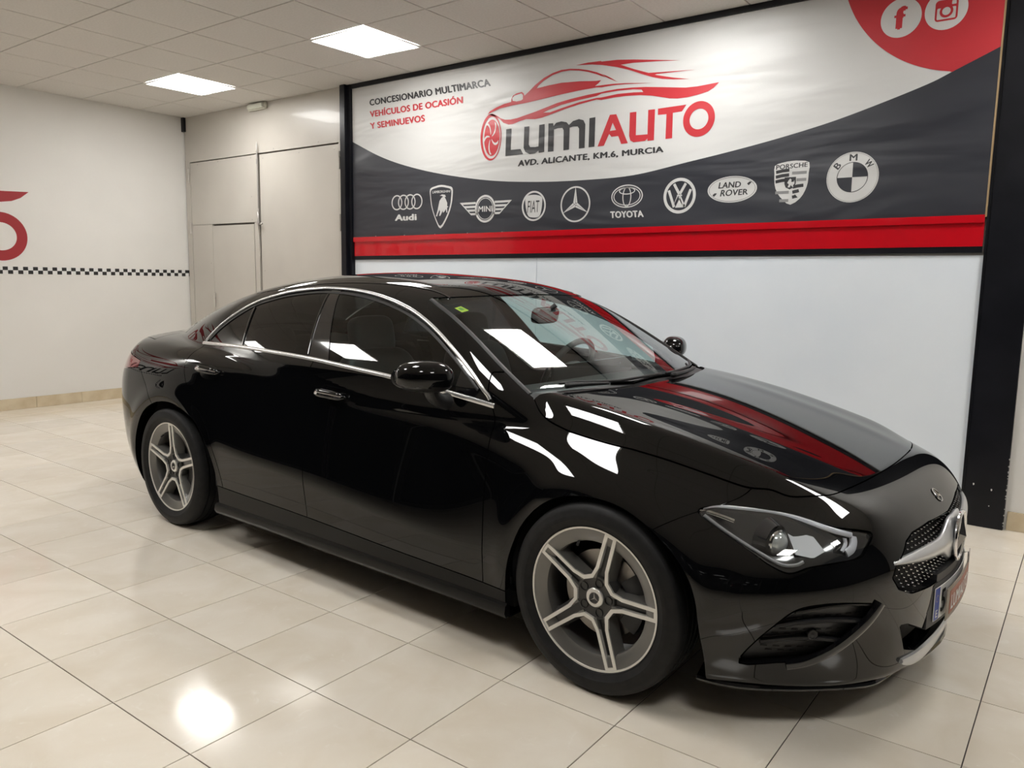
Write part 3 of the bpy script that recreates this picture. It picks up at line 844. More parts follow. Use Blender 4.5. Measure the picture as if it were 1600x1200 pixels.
# 5. doors and side
sillM, M = take(M, lambda x, w, z: np.minimum(sill_z(x) - z, np.minimum(x + 2.26, -.33 - x)))
panel('side_skirt', sillM, mat('skirt_black', (.004, .004, .0045), .18, spec=.22), sides='RL', lip=.006)
dr, M = take(M, lambda x, w, z: np.minimum(np.minimum(x - bcut(z), fcut(z) - x), np.minimum(belt_z(x) - .004 - z, w - .6)))
panel('front_door', dr, paint, sides='RL', lip=.016)
dr, M = take(M, lambda x, w, z: np.minimum(np.minimum(x - qcut(z), bcut(z) - x), np.minimum(belt_z(x) - .004 - z, w - .6)))
panel('rear_door', dr, paint, sides='RL', lip=.016)
fend, M = take(M, lambda x, w, z: np.minimum(x - fcut(z), 1.02 - z))
panel('front_wing', fend, paint, sides='RL', lip=.03)
# 6. tail
tl, M = take(M, lambda x, w, z: np.minimum(np.minimum(-3.085 - x, w - .33), np.minimum(z - (.800 + .10 * np.clip(x + 3.5, 0, .5)), .925 - .12 * np.clip(x + 3.45, 0, 1) - z)))
panel('tail_light', tl, red_lens, sides='RL', lip=.02)
rb, M = take(M, lambda x, w, z: np.where(z > .795, np.minimum(.84 - z, rearcut(z) - x), rearcut(z) - x))
panel('rear_bumper', rb, paint, lip=.03)
boot, M = take(M, lambda x, w, z: np.minimum(.64 - w - .25 * np.clip(-3.45 - x, -1, 0), -3.18 - x))
panel('boot_lid', boot, paint, lip=.016)
roof, M = take(M, lambda x, w, z: np.minimum(np.minimum(.500 + .05 * np.clip((-1.3 - x), -.4, .8) ** 2 - w, -.88 - x), np.minimum(z - 1.15, x + 2.40)))
panel('roof_panel', roof, paint, lip=.01)
panel('body_shell', M, paint, lip=.014)
# ---------------------------------------------------------------- car details
def surf(x, z, off=0.0):
    """point and outward normal on the side of the body, as (x, w, z)"""
    x = np.atleast_1d(np.asarray(x, float)); z = np.atleast_1d(np.asarray(z, float))
    P = np.stack([x, on_surface(x, z), z], -1); n = normals(P)
    return P + n * off, n

def side_pair(name, V, F, m, parent=None, smooth=True, sharp=40):
    """the same shape on the right and mirrored on the left; V is (x, w, z)"""
    V = np.array(V, float); out = []
    for s in (-1, 1):
        W = V.copy(); W[:, 1] *= s
        G_ = [tuple(f) for f in F] if s == 1 else [tuple(f)[::-1] for f in F]
        out.append(mesh(name, W, G_, m, parent or car, smooth, sharp=sharp))
    return out

def ribbon(P, Nn, width, thick, prof=None):
    """moulding swept along P, lying on a surface with normals Nn"""
    P = np.array(P, float); Nn = np.array(Nn, float); n = len(P)
    T = np.gradient(P, axis=0); T /= np.linalg.norm(T, axis=1, keepdims=True)
    B = np.cross(T, Nn); B /= np.linalg.norm(B, axis=1, keepdims=True)
    pr = prof or [(-.5, -.6), (-.46, .45), (-.22, .92), (.22, .92), (.46, .45), (.5, -.6)]
    wd = np.full(n, width) if np.isscalar(width) else np.array(width)
    V = []; k = len(pr)
    for i in range(n):
        for a, b in pr: V.append(P[i] + B[i] * a * wd[i] + Nn[i] * b * thick)
    F = [(i * k + j, i * k + (j + 1) % k, (i + 1) * k + (j + 1) % k, (i + 1) * k + j) for i in range(n - 1) for j in range(k)]
    F += [tuple(range(k))[::-1], tuple((n - 1) * k + j for j in range(k))]
    return V, F

# ---- bright window surround
xs = np.linspace(-2.600, -.512, 90); P, n = surf(xs, belt_z(xs) - .002, .001)
side_pair('belt_moulding', *ribbon(P, n, .019, .006), satin)
tp = spline_open(DLO_TOP, 6); tp = tp[2:]; P, n = surf(tp[:, 0], tp[:, 1] + .004, .001)
side_pair('window_moulding', *ribbon(P, n, .015, .006), satin)
ti = np.array([(a * .992 - .012, b - .014) for a, b in tp[8:-9]]); P, n = surf(ti[:, 0], ti[:, 1], -.002)
side_pair('window_seal', *ribbon(P, n, .012, .003), plas)
# glass divider bars
for a, b, wdt in ((q1, q2, .012), (r1, r2, .010)):
    tt = np.linspace(0, 1, 10); P, n = surf(a[0] + (b[0] - a[0]) * tt, a[1] + (b[1] - a[1]) * tt, -.002)
    side_pair('window_divider', *ribbon(P, n, wdt, .004), gloss_blk)
# roof-side moulding
xs = np.linspace(-2.3, -1.0, 50); ws = .500 + .05 * np.clip((-1.3 - xs), -.4, .8) ** 2
zt = on_top(xs, ws); P = np.stack([xs, ws, zt], -1); side_pair('roof_strip', *ribbon(P, normals(P), .010, .003), gloss_blk)
# windscreen seal
we = spline_open([(-1.053, 0.565), (-0.967, 0.592), (-0.830, 0.622), (-0.701, 0.649), (-0.581, 0.674), (-0.474, 0.689), (-0.410, 0.696)], 6)
P = np.stack([we[:, 0], we[:, 1], on_top(we[:, 0], we[:, 1])], -1); side_pair('windscreen_seal', *ribbon(P, normals(P), .020, .004), plas)

# ---- door handles with their cups
for hx, hz, dn in ((-2.358, 0.876, 'rear'), (-1.409, 0.846, 'front')):
    def bowl(u, v): return 1 - (u / .078) ** 2 - (v / .034) ** 2
    uu, vv = np.meshgrid(np.linspace(-1, 1, 25), np.linspace(0, 2 * PI, 33)[:-1], indexing='ij')
    V = []; F = []; R_, K = 8, 32
    for r in range(R_ + 1):
        for k in range(K):
            t = 2 * PI * k / K; x = hx + .078 * r / R_ * math.cos(t); z = hz - .004 + .036 * r / R_ * math.sin(t)
            V.append((x, z, r / R_))
    A = np.array(V); P, n = surf(A[:, 0], A[:, 1]); dep = .0012 - .0 * A[:, 2]
    P = P + n * (.0014 - .0008 * A[:, 2])[:, None]
    F = [(r * K + k, r * K + (k + 1) % K, (r + 1) * K + (k + 1) % K, (r + 1) * K + k) for r in range(R_) for k in range(K)]
    cup_m = mat('handle_cup_black', (.002, .002, .002), .10, coat=.6)
    side_pair('handle_cup', P, F, cup_m)
    L_ = .098; tt = np.linspace(-1, 1, 21)
    Pc, n = surf(hx + L_ * tt, hz + .006 - .012 * tt * 0 - .004 * tt, 0)
    lift = .033 - .026 * np.abs(tt) ** 6
    C = Pc + n * lift[:, None]
    prof = [(.5 * math.cos(a), .9 * math.sin(a)) for a in np.linspace(0, 2 * PI, 13)[:-1]]
    wd = .036 * np.sqrt(np.clip(1 - np.abs(tt) ** 5, .05, 1))
    side_pair('door_handle', *ribbon(C, n, wd, .008, prof), paint)
    Pc2 = C + n * .0085 + np.array([0, 0, -.004])
    side_pair('handle_trim', *ribbon(Pc2[1:-1], n[1:-1], .0130, .0014), chrome)

# ---- skirt blade, splitter, lower lip
xs = np.linspace(-2.262, -.345, 60); P, n = surf(xs, np.full(60, .205), .004); P[:, 2] -= .012
prof = [(-.5, -1.2), (-.55, .4), (-.2, 1.0), (.35, .6), (.5, -.3), (.2, -1.2)]
side_pair('skirt_blade', *ribbon(P, n, .050, .014, prof), mat('skirt_black', ()))
SPL = spline_open([(.352, .812), (.434, .797), (.526, .750), (.648, .652), (.764, .530), (.800, .455), (.825, .330), (.868, .190), (.888, .054), (.890, 0)], 6)
V = []; F = []
for x, w in SPL:
    d = np.array([x - .2, w]); d /= np.linalg.norm(d)
    for o, z in ((0, .140), (.004, .148), (0, .156), (-.10, .162), (-.10, .140)): V.append((x + d[0] * o, max(w + d[1] * o, 0), z))
k = 5
F = [(i * k + j, i * k + (j + 1) % k, (i + 1) * k + (j + 1) % k, (i + 1) * k + j) for i in range(len(SPL) - 1) for j in range(k)] + [tuple(range(k))[::-1]]
V2 = [(a, -b, c) for a, b, c in V]; F2 = [tuple(i + len(V) for i in f[::-1]) for f in F]
mesh('front_splitter', V + V2, F + F2, gloss_blk, car, True, sharp=40)
ww = np.linspace(-.425, .425, 40); zz = .182 + .035 * (np.abs(ww) / .43) ** 3
P = np.stack([on_nose(ww, zz), ww, zz], -1); n = normals(np.abs(P) * [1, 1, 1] + [0, 1e-6, 0]) * np.stack([np.ones(40), np.sign(ww + 1e-9), np.ones(40)], -1)
V, F = ribbon(P + n * .004, n, .066 * np.sqrt(np.clip(1.02 - (np.abs(ww) / .43) ** 2.5, .02, 1)), .008); mesh('lower_trim', V, F, silver, car, True, sharp=40)
panel('lower_mesh', low, under_m, inset=.05, lip=0)

# ---- dark inner structure that closes the view through openings
def liner(cx, r0):
    V = []; F = []; K = 40
    for i in range(K + 1):
        t = PI * (-.12 + 1.24 * i / K); x = cx + (r0 + .03) * math.cos(t); z = .325 + (r0 + .005) * math.sin(t)
        V += [(x, .50, z), (x, .815, z)]
    F = [(2 * i, 2 * i + 1, 2 * i + 3, 2 * i + 2) for i in range(K)]
    o = len(V); V.append((cx, .50, .325)); F += [(2 * i, 2 * i + 2, o) for i in range(K)]
    return V, F
side_pair('wheel_arch_liner', *liner(.017, .372), under_m); side_pair('wheel_arch_liner', *liner(-WB + .04, .40), under_m)
bm = bmesh.new(); bm_box(bm, -3.45, .70, -.60, .60, .17, .25); bm_box(bm, -2.25, -.36, -.83, .83, .18, .24)
bm_obj('underbody', bm, under_m, car)
box('engine_bulkhead', -.34, .60, -.60, .60, .25, .70, under_m, car)
box('boot_bulkhead', -3.40, -2.45, -.60, .60, .25, .90, under_m, car)

# ---- headlamps
def rim_wall(M_, depth):
    V, Nn, T = M_
    e = np.concatenate([T[:, [0, 1]], T[:, [1, 2]], T[:, [2, 0]]]); key = np.sort(e, axis=1)
    _, first, cnt = np.unique(key, axis=0, return_index=True, return_counts=True); be = e[first[cnt == 1]]
    a, b = be[:, 0], be[:, 1]; m = len(be); i = np.arange(m)
    Vx = np.concatenate([V[a], V[b], V[b] - Nn[b] * depth, V[a] - Nn[a] * depth])
    return Vx, [(q, q + m, q + 2 * m, q + 3 * m) for q in i]
lamp_dark = mat('headlamp_dark_housing', (.022, .022, .024), .16, coat=.8)
lamp_grey = mat('headlamp_grey_reflector', (.26, .26, .27), .36, .3)
drl_m = mat('light_guide', (.62, .63, .69), .18, coat=.6)
lens_m = mat('projector_lens', (.66, .69, .69), .06, .35, coat=1.0)
lampL = []
for s in (-1, 1):
    hl = empty('headlight', parent=car)
    def part(name, V, F, m_, sharp=40):
        W = np.array(V, float).copy(); W[:, 1] *= s
        return mesh(name, W, [tuple(f) for f in F] if s == 1 else [tuple(f)[::-1] for f in F], m_, hl, True, sharp=sharp)
    side = 'R' if s < 0 else 'L'
    panel('lens', lampR, lamp_glass, hl, sides=side, lip=.003, inset=.001)
    edge = poly_sd(obl(lampR[0][:, 0], lampR[0][:, 1]), lampR[0][:, 2], smooth_loop(HEAD, 3))
    panel('housing', lampR, lamp_dark, hl, sides=side, lip=0, inset=np.minimum(.055, .006 + 1.1 * np.maximum(edge, 0))[:, None])
    def hp(u, zz, dep):                     # a point dep below the lens, u across the corner
        x = None; lo, hi = .2, 1.0
        w_of = lambda x_: x_ - u / .70710678
        for _ in range(22):
            mth = .5 * (lo + hi)
            if Fhull(np.array([mth]), np.array([abs(w_of(mth))]), np.array([zz]))[0] > 0: hi = mth
            else: lo = mth
        P_ = np.array([[lo, w_of(lo), zz]]); nn = normals(P_)[0]
        return P_[0] - nn * dep
    top = [(-.338, .690), (-.285, .698), (-.235, .698), (-.165, .696), (-.105, .692), (-.045, .680), (.02, .662), (.075, .648)]
    part('light_guide', *ribbon([hp(a, b, .008) for a, b in spline_open(top, 5)], [(.6, .6, .5)] * len(spline_open(top, 5)), .016, .006), drl_m)
    inn = [(.085, .648), (.082, .634), (.068, .616), (.045, .606)]
    part('light_guide', *ribbon([hp(a, b, .016) for a, b in spline_open(inn, 5)], [(.75, .6, .2)] * len(spline_open(inn, 5)), .024, .006), drl_m)
    inn = [(.056, .646), (.052, .630), (.034, .612)]
    part('light_guide', *ribbon([hp(a, b, .018) for a, b in spline_open(inn, 5)], [(.75, .6, .2)] * len(spline_open(inn, 5)), .010, .006), drl_m)
    lowl = [(-.325, .672), (-.282, .642), (-.235, .614), (-.185, .588), (-.150, .574), (-.115, .577), (-.095, .586)]
    part('reflector_strip', *ribbon([hp(a, b, .008) for a, b in spline_open(lowl, 5)], [(.6, .7, .3)] * len(spline_open(lowl, 5)), .010, .004), lamp_grey)
    side_s = [(-.345, .685), (-.315, .684), (-.275, .676), (-.245, .668)]
    part('side_marker', *ribbon([hp(a, b, .014) for a, b in spline_open(side_s, 4)], [(.4, .8, .4)] * len(spline_open(side_s, 4)), .012, .004), chrome)
    c0 = hp(-.150, .642, .040); ax = np.array([.93, .30, .0]); ax /= np.linalg.norm(ax)
    a1 = np.cross(ax, (0, 0, 1)); a2 = np.cross(a1, ax)
    def rev(prof, K=28): 
        V = [c0 + ax * h + r * (math.cos(2 * PI * k / K) * a1 + math.sin(2 * PI * k / K) * a2) for h, r in prof for k in range(K)]
        F = [(i * K + k, i * K + (k + 1) % K, (i + 1) * K + (k + 1) % K, (i + 1) * K + k) for i in range(len(prof) - 1) for k in range(K)]
        return V, F
    part('projector_lens', *rev([(.034, .0005), (.0335, .010), (.030, .021), (.024, .029), (.012, .034)]), lens_m)
    part('projector_ring', *rev([(.010, .033), (.017, .036), (.014, .040), (-.010, .043), (-.02, .048)]), chrome)
    part('projector_shroud', *rev([(-.004, .048), (.006, .051), (-.02, .062), (-.03, .066)]), lamp_dark)
    # grey fin between projector and inner end
    fin = [hp(-.105, .672, .030), hp(-.04, .655, .026), hp(-.015, .618, .030), hp(-.055, .600, .034), hp(-.105, .612, .040)]
    part('reflector_fin', fin + [q - np.array([.02, .02, 0]) for q in fin], [(0, 1, 2, 3, 4), (9, 8, 7, 6, 5)] + [(i, i + 5, (i + 1) % 5 + 5, (i + 1) % 5) for i in range(5)], lamp_grey)

# ---- grille with pins, louvre and star
panel('grille_backing', grl, under_m, inset=.045, lip=0)
Vw, Fw = rim_wall(grl, .046)
mesh('grille_frame', np.vstack([Vw, Vw * [1, -1, 1]]), Fw + [tuple(i + len(Vw) for i in f) for f in Fw], gloss_blk, car)
pv = []; row = 0
zz = .437
while zz < .612:
    w0 = 0 if row % 2 == 0 else .0145
    ww = np.arange(w0, .56, .029)
    for w_ in ww:
        if poly_sd(np.array([w_]), np.array([zz]), GRILLE)[0] > .009: pv.append((w_, zz))
    zz += .0150; row += 1
pv = np.array(pv); px = on_nose(pv[:, 0], pv[:, 1]) - .018
V = []; F = []
for (w_, z_), x_ in zip(pv, px):
    for s in ((-1, 1) if w_ > .001 else (1,)):
        o = len(V); r = .0036
        V += [(x_ + .006, s * w_, z_)] + [(x_, s * w_ + r * math.cos(a) * .8, z_ + r * math.sin(a)) for a in np.linspace(0, 2 * PI, 7)[:-1]] + [(x_ - .008, s * w_, z_)]
        for q in range(6): F += [(o, o + 1 + q, o + 1 + (q + 1) % 6), (o + 7, o + 1 + (q + 1) % 6, o + 1 + q)]
o_ = mesh('grille_pin_field', V, F, chrome, car, True, sharp=50); tag(o_, kind='stuff')
lz = CS([(0, .528), (.13, .530), (.25, .537), (.40, .548), (.535, .556)]); lh = CS([(0, .072), (.085, .070), (.115, .056), (.16, .038), (.25, .028), (.40, .019), (.54, .006)])
ws = np.concatenate([-np.linspace(.537, .02, 40), np.linspace(.02, .537, 40)])
V = []; k = 9
for w_ in ws:
    a = abs(w_); zc_, hh = float(lz(a)), float(lh(a)); xn = float(on_nose(a, zc_)[0])
    for j in range(k):
        t = -1 + 2 * j / (k - 1); bul = .016 * (1 - t * t) + .004
        V.append((xn - .016 + bul + .012 * (1 - t) * .3, w_, zc_ + t * hh))
F = [(i * k + j, (i + 1) * k + j, (i + 1) * k + j + 1, i * k + j + 1) for i in range(len(ws) - 1) for j in range(k - 1)]
ob = mesh('grille_louvre', V, F, silver, car, True, sharp=60)
md = ob.modifiers.new('s', 'SOLIDIFY'); md.thickness = .012; md.offset = -1

def star_badge(name, c, r, parent, m_star=chrome, m_disc=None, fwd=(1, 0, 0), rings=True):
    """ring with a three-pointed star, facing fwd"""
    fwd = np.array(fwd, float); fwd /= np.linalg.norm(fwd); side = np.cross((0, 0, 1.), fwd); side /= np.linalg.norm(side); up = np.cross(fwd, side); c = np.array(c, float)
    pt = lambda a, b, h: c + side * a + up * b + fwd * h
    K = 48; parts = []
    if rings:
        parts.append(tube_data([pt(r * .93 * math.cos(2 * PI * k / K), r * .93 * math.sin(2 * PI * k / K), 0) for k in range(K)], r * .075, 8, True))
    V = [pt(0, 0, r * .22)]; F = []
    for k in range(3):
        a = PI / 2 + 2 * PI * k / 3; b = a + PI / 3
        V.append(pt(r * .90 * math.cos(a), r * .90 * math.sin(a), r * .03)); V.append(pt(r * .16 * math.cos(b), r * .16 * math.sin(b), 0))
    for k in range(6): F.append((0, 1 + k, 1 + (k + 1) % 6))
    parts.append((V, F))
    V, F = join(parts)
    o = mesh(name, V, F, m_star, parent, True, sharp=25)
    if m_disc is not None:
        V = [pt(0, 0, -r * .05)] + [pt(r * .92 * math.cos(2 * PI * k / K), r * .92 * math.sin(2 * PI * k / K), -r * .05) for k in range(K)]
        mesh(name.replace('star', 'disc'), V, [(0, 1 + k, 1 + (k + 1) % K) for k in range(K)], m_disc, parent)
    return o
xn = float(on_nose(0, .528)[0])
star_badge('star_emblem', (xn + .012, 0, .528), .088, car, chrome, gloss_blk)
P = np.array([[.834, 0, float(on_top(.834, 0)[0])]]); nb = normals(P + [0, 1e-5, 0])[0]
nb_p = P[0] + nb * .002
bs = mat('badge_blue_black', (.01, .012, .018), .2)
star_badge('bonnet_star', nb_p, .026, car, chrome, bs, nb)

# ---- side air intakes in the bumper
itk_m = mat('intake_black_plastic', (.010, .010, .011), .38)
panel('intake_backing', itk, itk_m, sides='RL', inset=.024, lip=0)
Vw, Fw = rim_wall(itk, .025); side_pair('intake_frame', Vw, Fw, gloss_blk)
def int_pt(u, zz, dep):
    lo, hi = .2, 1.0
    for _ in range(22):
        m_ = .5 * (lo + hi)
        if Fhull(np.array([m_]), np.array([abs(m_ - u / .70710678)]), np.array([zz]))[0] > 0: hi = m_
        else: lo = m_
    P_ = np.array([[lo, lo - u / .70710678, zz]]); return P_[0] - normals(P_)[0] * dep
for z0, u0, u1, wd in ((.385, -.165, .118, .016), (.318, -.190, .062, .016), (.437, -.12, .15, .010)):
    us = np.linspace(u0, u1, 16); zs = z0 + .02 * np.sin(np.linspace(0, PI, 16))
    side_pair('intake_bar', *ribbon([int_pt(a, b, .014) for a, b in zip(us, zs)], [(.7, .7, .15)] * 16, wd, .010), itk_m)
V = []; F = []
for r, zr in enumerate((.278, .293, .345, .362, .415)):
    for q in range(9):
        u = -.20 + q * .036 + (.018 if r % 2 else 0)
        if poly_sd(np.array([u]), np.array([zr]), INTAKE)[0] < .02 or poly_sd(np.array([u + .022]), np.array([zr]), INTAKE)[0] < .015: continue
        o = len(V); V += [int_pt(u, zr - .003, .0225), int_pt(u + .022, zr - .003, .0225), int_pt(u + .020, zr + .003, .0225), int_pt(u + .002, zr + .003, .0225)]; F.append((o, o + 1, o + 2, o + 3))
for q in side_pair('intake_slot_field', V, F, mat('slot_void', (.001, .001, .001), .9)): tag(q, kind='stuff')
c0 = int_pt(-.045, .352, .012); K = 20; ax = np.array([.7, .7, .1]); ax /= np.linalg.norm(ax); a1 = np.cross(ax, (0, 0, 1)); a1 /= np.linalg.norm(a1); a2 = np.cross(a1, ax)
prof = [(-.03, .018), (0, .016), (.002, .013), (.001, .008), (.003, .0001)]
V = [c0 + ax * h + r * (math.cos(2 * PI * k / K) * a1 + math.sin(2 * PI * k / K) * a2) for h, r in prof for k in range(K)]
F = [(i * K + k, i * K + (k + 1) % K, (i + 1) * K + (k + 1) % K, (i + 1) * K + k) for i in range(4) for k in range(K)]
side_pair('parking_sensor', V, F, itk_m)
fn = spline_open([(.150, .452), (.118, .405), (.072, .352), (.02, .300), (-.04, .262), (-.10, .245)], 5)
side_pair('intake_fin', *ribbon([int_pt(a, b, -.004) for a, b in fn], [normals(int_pt(a, b, 0)[None])[0] for a, b in fn], .030, .012), gloss_blk)

# ---- number plate with holder, and the card clipped over it
def plate_x(y): return .922 - .35 * y * y
def plate_patch(y0, y1, z0, z1, off, n=16, zt=0.0, thick=.003):
    ys = np.linspace(y0, y1, n); V = []
    for dx in (off, off - thick):
        for z in (z0, z1):
            V += [(plate_x(y) + dx, y, z + zt * y) for y in ys]
    F = []
    for i in range(n - 1):
        F += [(i, i + 1, n + i + 1, n + i), (2 * n + i + 1, 2 * n + i, 3 * n + i, 3 * n + i + 1), (n + i, n + i + 1, 3 * n + i + 1, 3 * n + i), (i + 1, i, 2 * n + i, 2 * n + i + 1)]
    F += [(0, n, 3 * n, 2 * n), (n - 1, 3 * n - 1, 4 * n - 1, 2 * n - 1)]
    return V, F
plate = empty('number_plate', parent=car)
V, F = join([plate_patch(-.30, .30, .285, .425, -.004, thick=.05), plate_patch(-.24, .24, .425, .452, -.006, thick=.04)])
mesh('plate_holder', V, F, plas, car)
mesh('plate_sheet', *plate_patch(-.26, .26, .301, .411, .0, thick=.002), mat('plate_white', (.78, .78, .76), .3), plate)
mesh('blue_band', *plate_patch(-.258, -.222, .303, .409, .0008, 4, thick=.0006), mat('plate_blue', (.01, .05, .36), .3), plate)
def plate_text(name, s, y0, y1, z0, z1, m_, off, zt=0.0):
    me = fit_text(text_mesh(name, s, .02), [(y0, z0), (y1, z0), (y1, z1), (y0, z1)])
    co = np.zeros(len(me.vertices) * 3); me.vertices.foreach_get('co', co); co = co.reshape(-1, 3)
    W = np.stack([plate_x(co[:, 0]) + off + co[:, 2] * .3, co[:, 0], co[:, 1] + zt * co[:, 0]], -1); me.vertices.foreach_set('co', W.ravel()); me.update()
    return me
link('country_letter', plate_text('country_letter', 'E', -.248, -.232, .311, .336, None, .0012), mat('plate_white', ()), plate)
V = []; F = []
for k in range(12):
    a = 2 * PI * k / 12; o = len(V); cy_, cz_ = -.240 + .011 * math.cos(a), .374 + .011 * math.sin(a)
    V += [(plate_x(cy_) + .0012, cy_ + .0022 * math.cos(b), cz_ + .0022 * math.sin(b)) for b in np.linspace(0, 2 * PI, 6)[:-1]]; F.append(tuple(range(o, o + 5)))
mesh('star_circle', V, F, mat('star_yellow', (.75, .55, .05), .4), plate)
link('plate_digit', plate_text('plate_digit', '5', -.208, -.168, .318, .396, None, .0012), mat('plate_black', (.01, .01, .01), .4), plate)
card_m = mat('taupe_card', (.27, .225, .185), .45)
card = empty('card', parent=car); zt = .083
mesh('card_sheet', *[q if i else [(x + .012, y, z) for x, y, z in q] for i, q in enumerate(plate_patch(-.2, .2, .308, .414, .004, 10, zt, .003))], card_m, card)
mesh('card_band', *[q if i else [(x + .012, y, z) for x, y, z in q] for i, q in enumerate(plate_patch(-.175, .10, .322, .400, .0052, 10, zt, .001))], mat('card_orange', (.36, .12, .075), .45), card)
link('card_lettering', plate_text('card_lettering', 'LUMIAUTO', -.165, .07, .335, .385, None, .0185, zt), mat('plate_white', ()), card)
tube('clip', [(plate_x(0) - .002, .05, .455), (plate_x(0) + .016, .05, .462), (plate_x(0) + .018, .05, .425)], .0025, steel, card)

# ---- exterior mirrors
def mirror_shell(sx, z0, z1, grow=0.0):
    V = []; F = []; A, Bn = 26, 40
    cx, cw, cz = -.690, .972, 1.008
    for i in range(A + 1):
        s = -1 + 2 * i / A                         # across the car
        prof = (1 - abs(s) ** 3.0) ** .5 if abs(s) < 1 else 0
        sh = 1.0 - .12 * (s + 1) / 2
        for k in range(Bn):
            t = 2 * PI * k / Bn; ct, st = math.cos(t), math.sin(t)
            ex = (abs(ct) ** .75) * (1 if ct > 0 else -1); ez = (abs(st) ** .85) * (1 if st > 0 else -1)
            x = (.084 if ex > 0 else .060) * ex * (prof * .92 + .02) + grow * ct; z = (.069 if ez > 0 else .060) * ez * (prof * .95 + .02) * sh + grow * st
            V.append((cx + x - .030 * s, cw + .098 * s, cz + z + .006 * s))
    F = [(i * Bn + k, i * Bn + (k + 1) % Bn, (i + 1) * Bn + (k + 1) % Bn, (i + 1) * Bn + k) for i in range(A) for k in range(Bn)]
    V = np.array(V)
    return V, F
V, F = mirror_shell(1, 0, 2)
cutz = lambda p: (p[2] - .985 + .10 * (p[0] + .69))
up = [f for f in F if np.mean([cutz(V[i]) for i in f]) >= 0]; lo_ = [f for f in F if np.mean([cutz(V[i]) for i in f]) < .004]
side_pair('mirror_cap', V, up, paint)
V2, _ = mirror_shell(1, 0, 2, -.002); side_pair('mirror_base', V2, lo_, mat('satin_black_plastic', (.010, .010, .011), .28))
K = 24
V = [(-.748 - .03 * math.cos(2 * PI * k / K), .972 + .080 * math.cos(2 * PI * k / K), 1.008 + .048 * math.sin(2 * PI * k / K)) for k in range(K)]
side_pair('mirror_glass', V, [tuple(range(K))], chrome)
st = [(-.705, .835, .905), (-.700, .875, .912), (-.695, .915, .935), (-.690, .940, .975)]
V, F = tube_data(spline_open(st, 4), [.034, .032, .030, .028, .027, .026, .026, .026, .027, .028, .029, .03, .03], 12); side_pair('mirror_arm', V, F, plas)

# ---- wipers and windscreen sticker
for pts in ([(-.325, -.560), (-.305, -.50), (-.260, -.393), (-.225, -.29), (-.208, -.15), (-.20, .02)], [(-.20, .06), (-.215, .20), (-.255, .38), (-.305, .50), (-.355, .585)]):
    q = spline_open([(a - .050, b) for a, b in pts], 5); zt_ = on_top(q[:, 0], np.abs(q[:, 1])) + .010
    V1 = tube_data(np.stack([q[:, 0], q[:, 1], zt_], -1), .006, 6)
    q2 = q[:12] + [.03, .0]; V2_ = tube_data(np.stack([q2[:, 0], q2[:, 1], on_top(q2[:, 0], np.abs(q2[:, 1])) + .014], -1), np.linspace(.012, .006, 12), 6)
    V, F = join([V1, V2_]); mesh('wiper', V, F, plas, car, True)
stk = [(-.930, -.550), (-.932, -.509), (-.891, -.502), (-.891, -.546)]
V = [(a, b, float(on_top(a, abs(b))[0]) - .005) for a, b in stk]
mesh('windscreen_sticker', V, [(0, 1, 2, 3)], mat('sticker_lime', (.48, .60, .02), .5, emit=None), car)
V = []
for a, b in ((-.920, -.540), (-.922, -.520), (-.902, -.516), (-.902, -.538)): V.append((a, b, float(on_top(a, abs(b))[0]) - .004))
mesh('sticker_mark', V, [(0, 1, 2, 3)], mat('sticker_green', (.10, .30, .03), .5), car)
# ---------------------------------------------------------------- wheels
rub = mat('tyre_rubber', (.009, .009, .0095), .6, spec=.3)
noise_color(rub, (.007, .007, .0075), (.012, .012, .0125), 30, 3)
rim_g = mat('rim_tremolite_grey', (.17, .165, .155), .32, .45, coat=.3)
rim_s = mat('rim_machined_silver', (.76, .745, .71), .30, .55)
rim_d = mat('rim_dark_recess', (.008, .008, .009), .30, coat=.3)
hub_m = mat('rim_hub_grey', (.055, .054, .052), .35, .3)
disc_m = mat('brake_disc', (.30, .28, .26), .32, .95)
cal_m = mat('brake_caliper', (.04, .04, .042), .45, .4)

def to_wheel(V): return [(x, -h, z) for x, h, z in V]           # h grows outwards on the right side
def lathe_w(prof, seg=72):
    V = []; n = len(prof)
    for k in range(seg):
        t = 2 * PI * k / seg
        V += [(r * math.cos(t), h, r * math.sin(t)) for r, h in prof]
    F = [(k * n + i, k * n + i + 1, ((k + 1) % seg) * n + i + 1, ((k + 1) % seg) * n + i) for k in range(seg) for i in range(n - 1)]
    return to_wheel(V), [f[::-1] for f in F]
tread = []
for a, b in ((.092, .056), (.046, .018), (.010, -.010), (-.018, -.046), (-.056, -.092)):
    rr = lambda h: .3255 - .9 * max(abs(h) - .055, 0) ** 1.9 * 4
    tread += [(.3175, a + .0005), (rr(a), a), (rr((a + b) / 2), (a + b) / 2), (rr(b), b), (.3175, b - .0005)]
tyre_prof = [(.2290, .078), (.2365, .083), (.2440, .0935), (.2475, .0965), (.2485, .0950), (.256, .101), (.268, .1065), (.2695, .1080), (.283, .1095), (.285, .1085), (.298, .1070), (.309, .1020), (.3155, .0965)] + tread[1:-1] + [(.3155, -.0965), (.300, -.107), (.28, -.110), (.25, -.098), (.229, -.08)]
ME = {}
def keep(name, V, F, m_, sharp=35):
    me = bpy.data.meshes.new(name); me.from_pydata([tuple(map(float, v)) for v in V], [], [tuple(map(int, f)) for f in F]); me.update()
    bm = bmesh.new(); bm.from_mesh(me); bmesh.ops.recalc_face_normals(bm, faces=bm.faces); bm.to_mesh(me); bm.free()
    me.polygons.foreach_set('use_smooth', [True] * len(me.polygons)); me.set_sharp_from_angle(angle=math.radians(sharp))
    me.materials.append(m_); ME.setdefault(name, []).append(me); return me
keep('tyre', *lathe_w(tyre_prof, 96), rub)
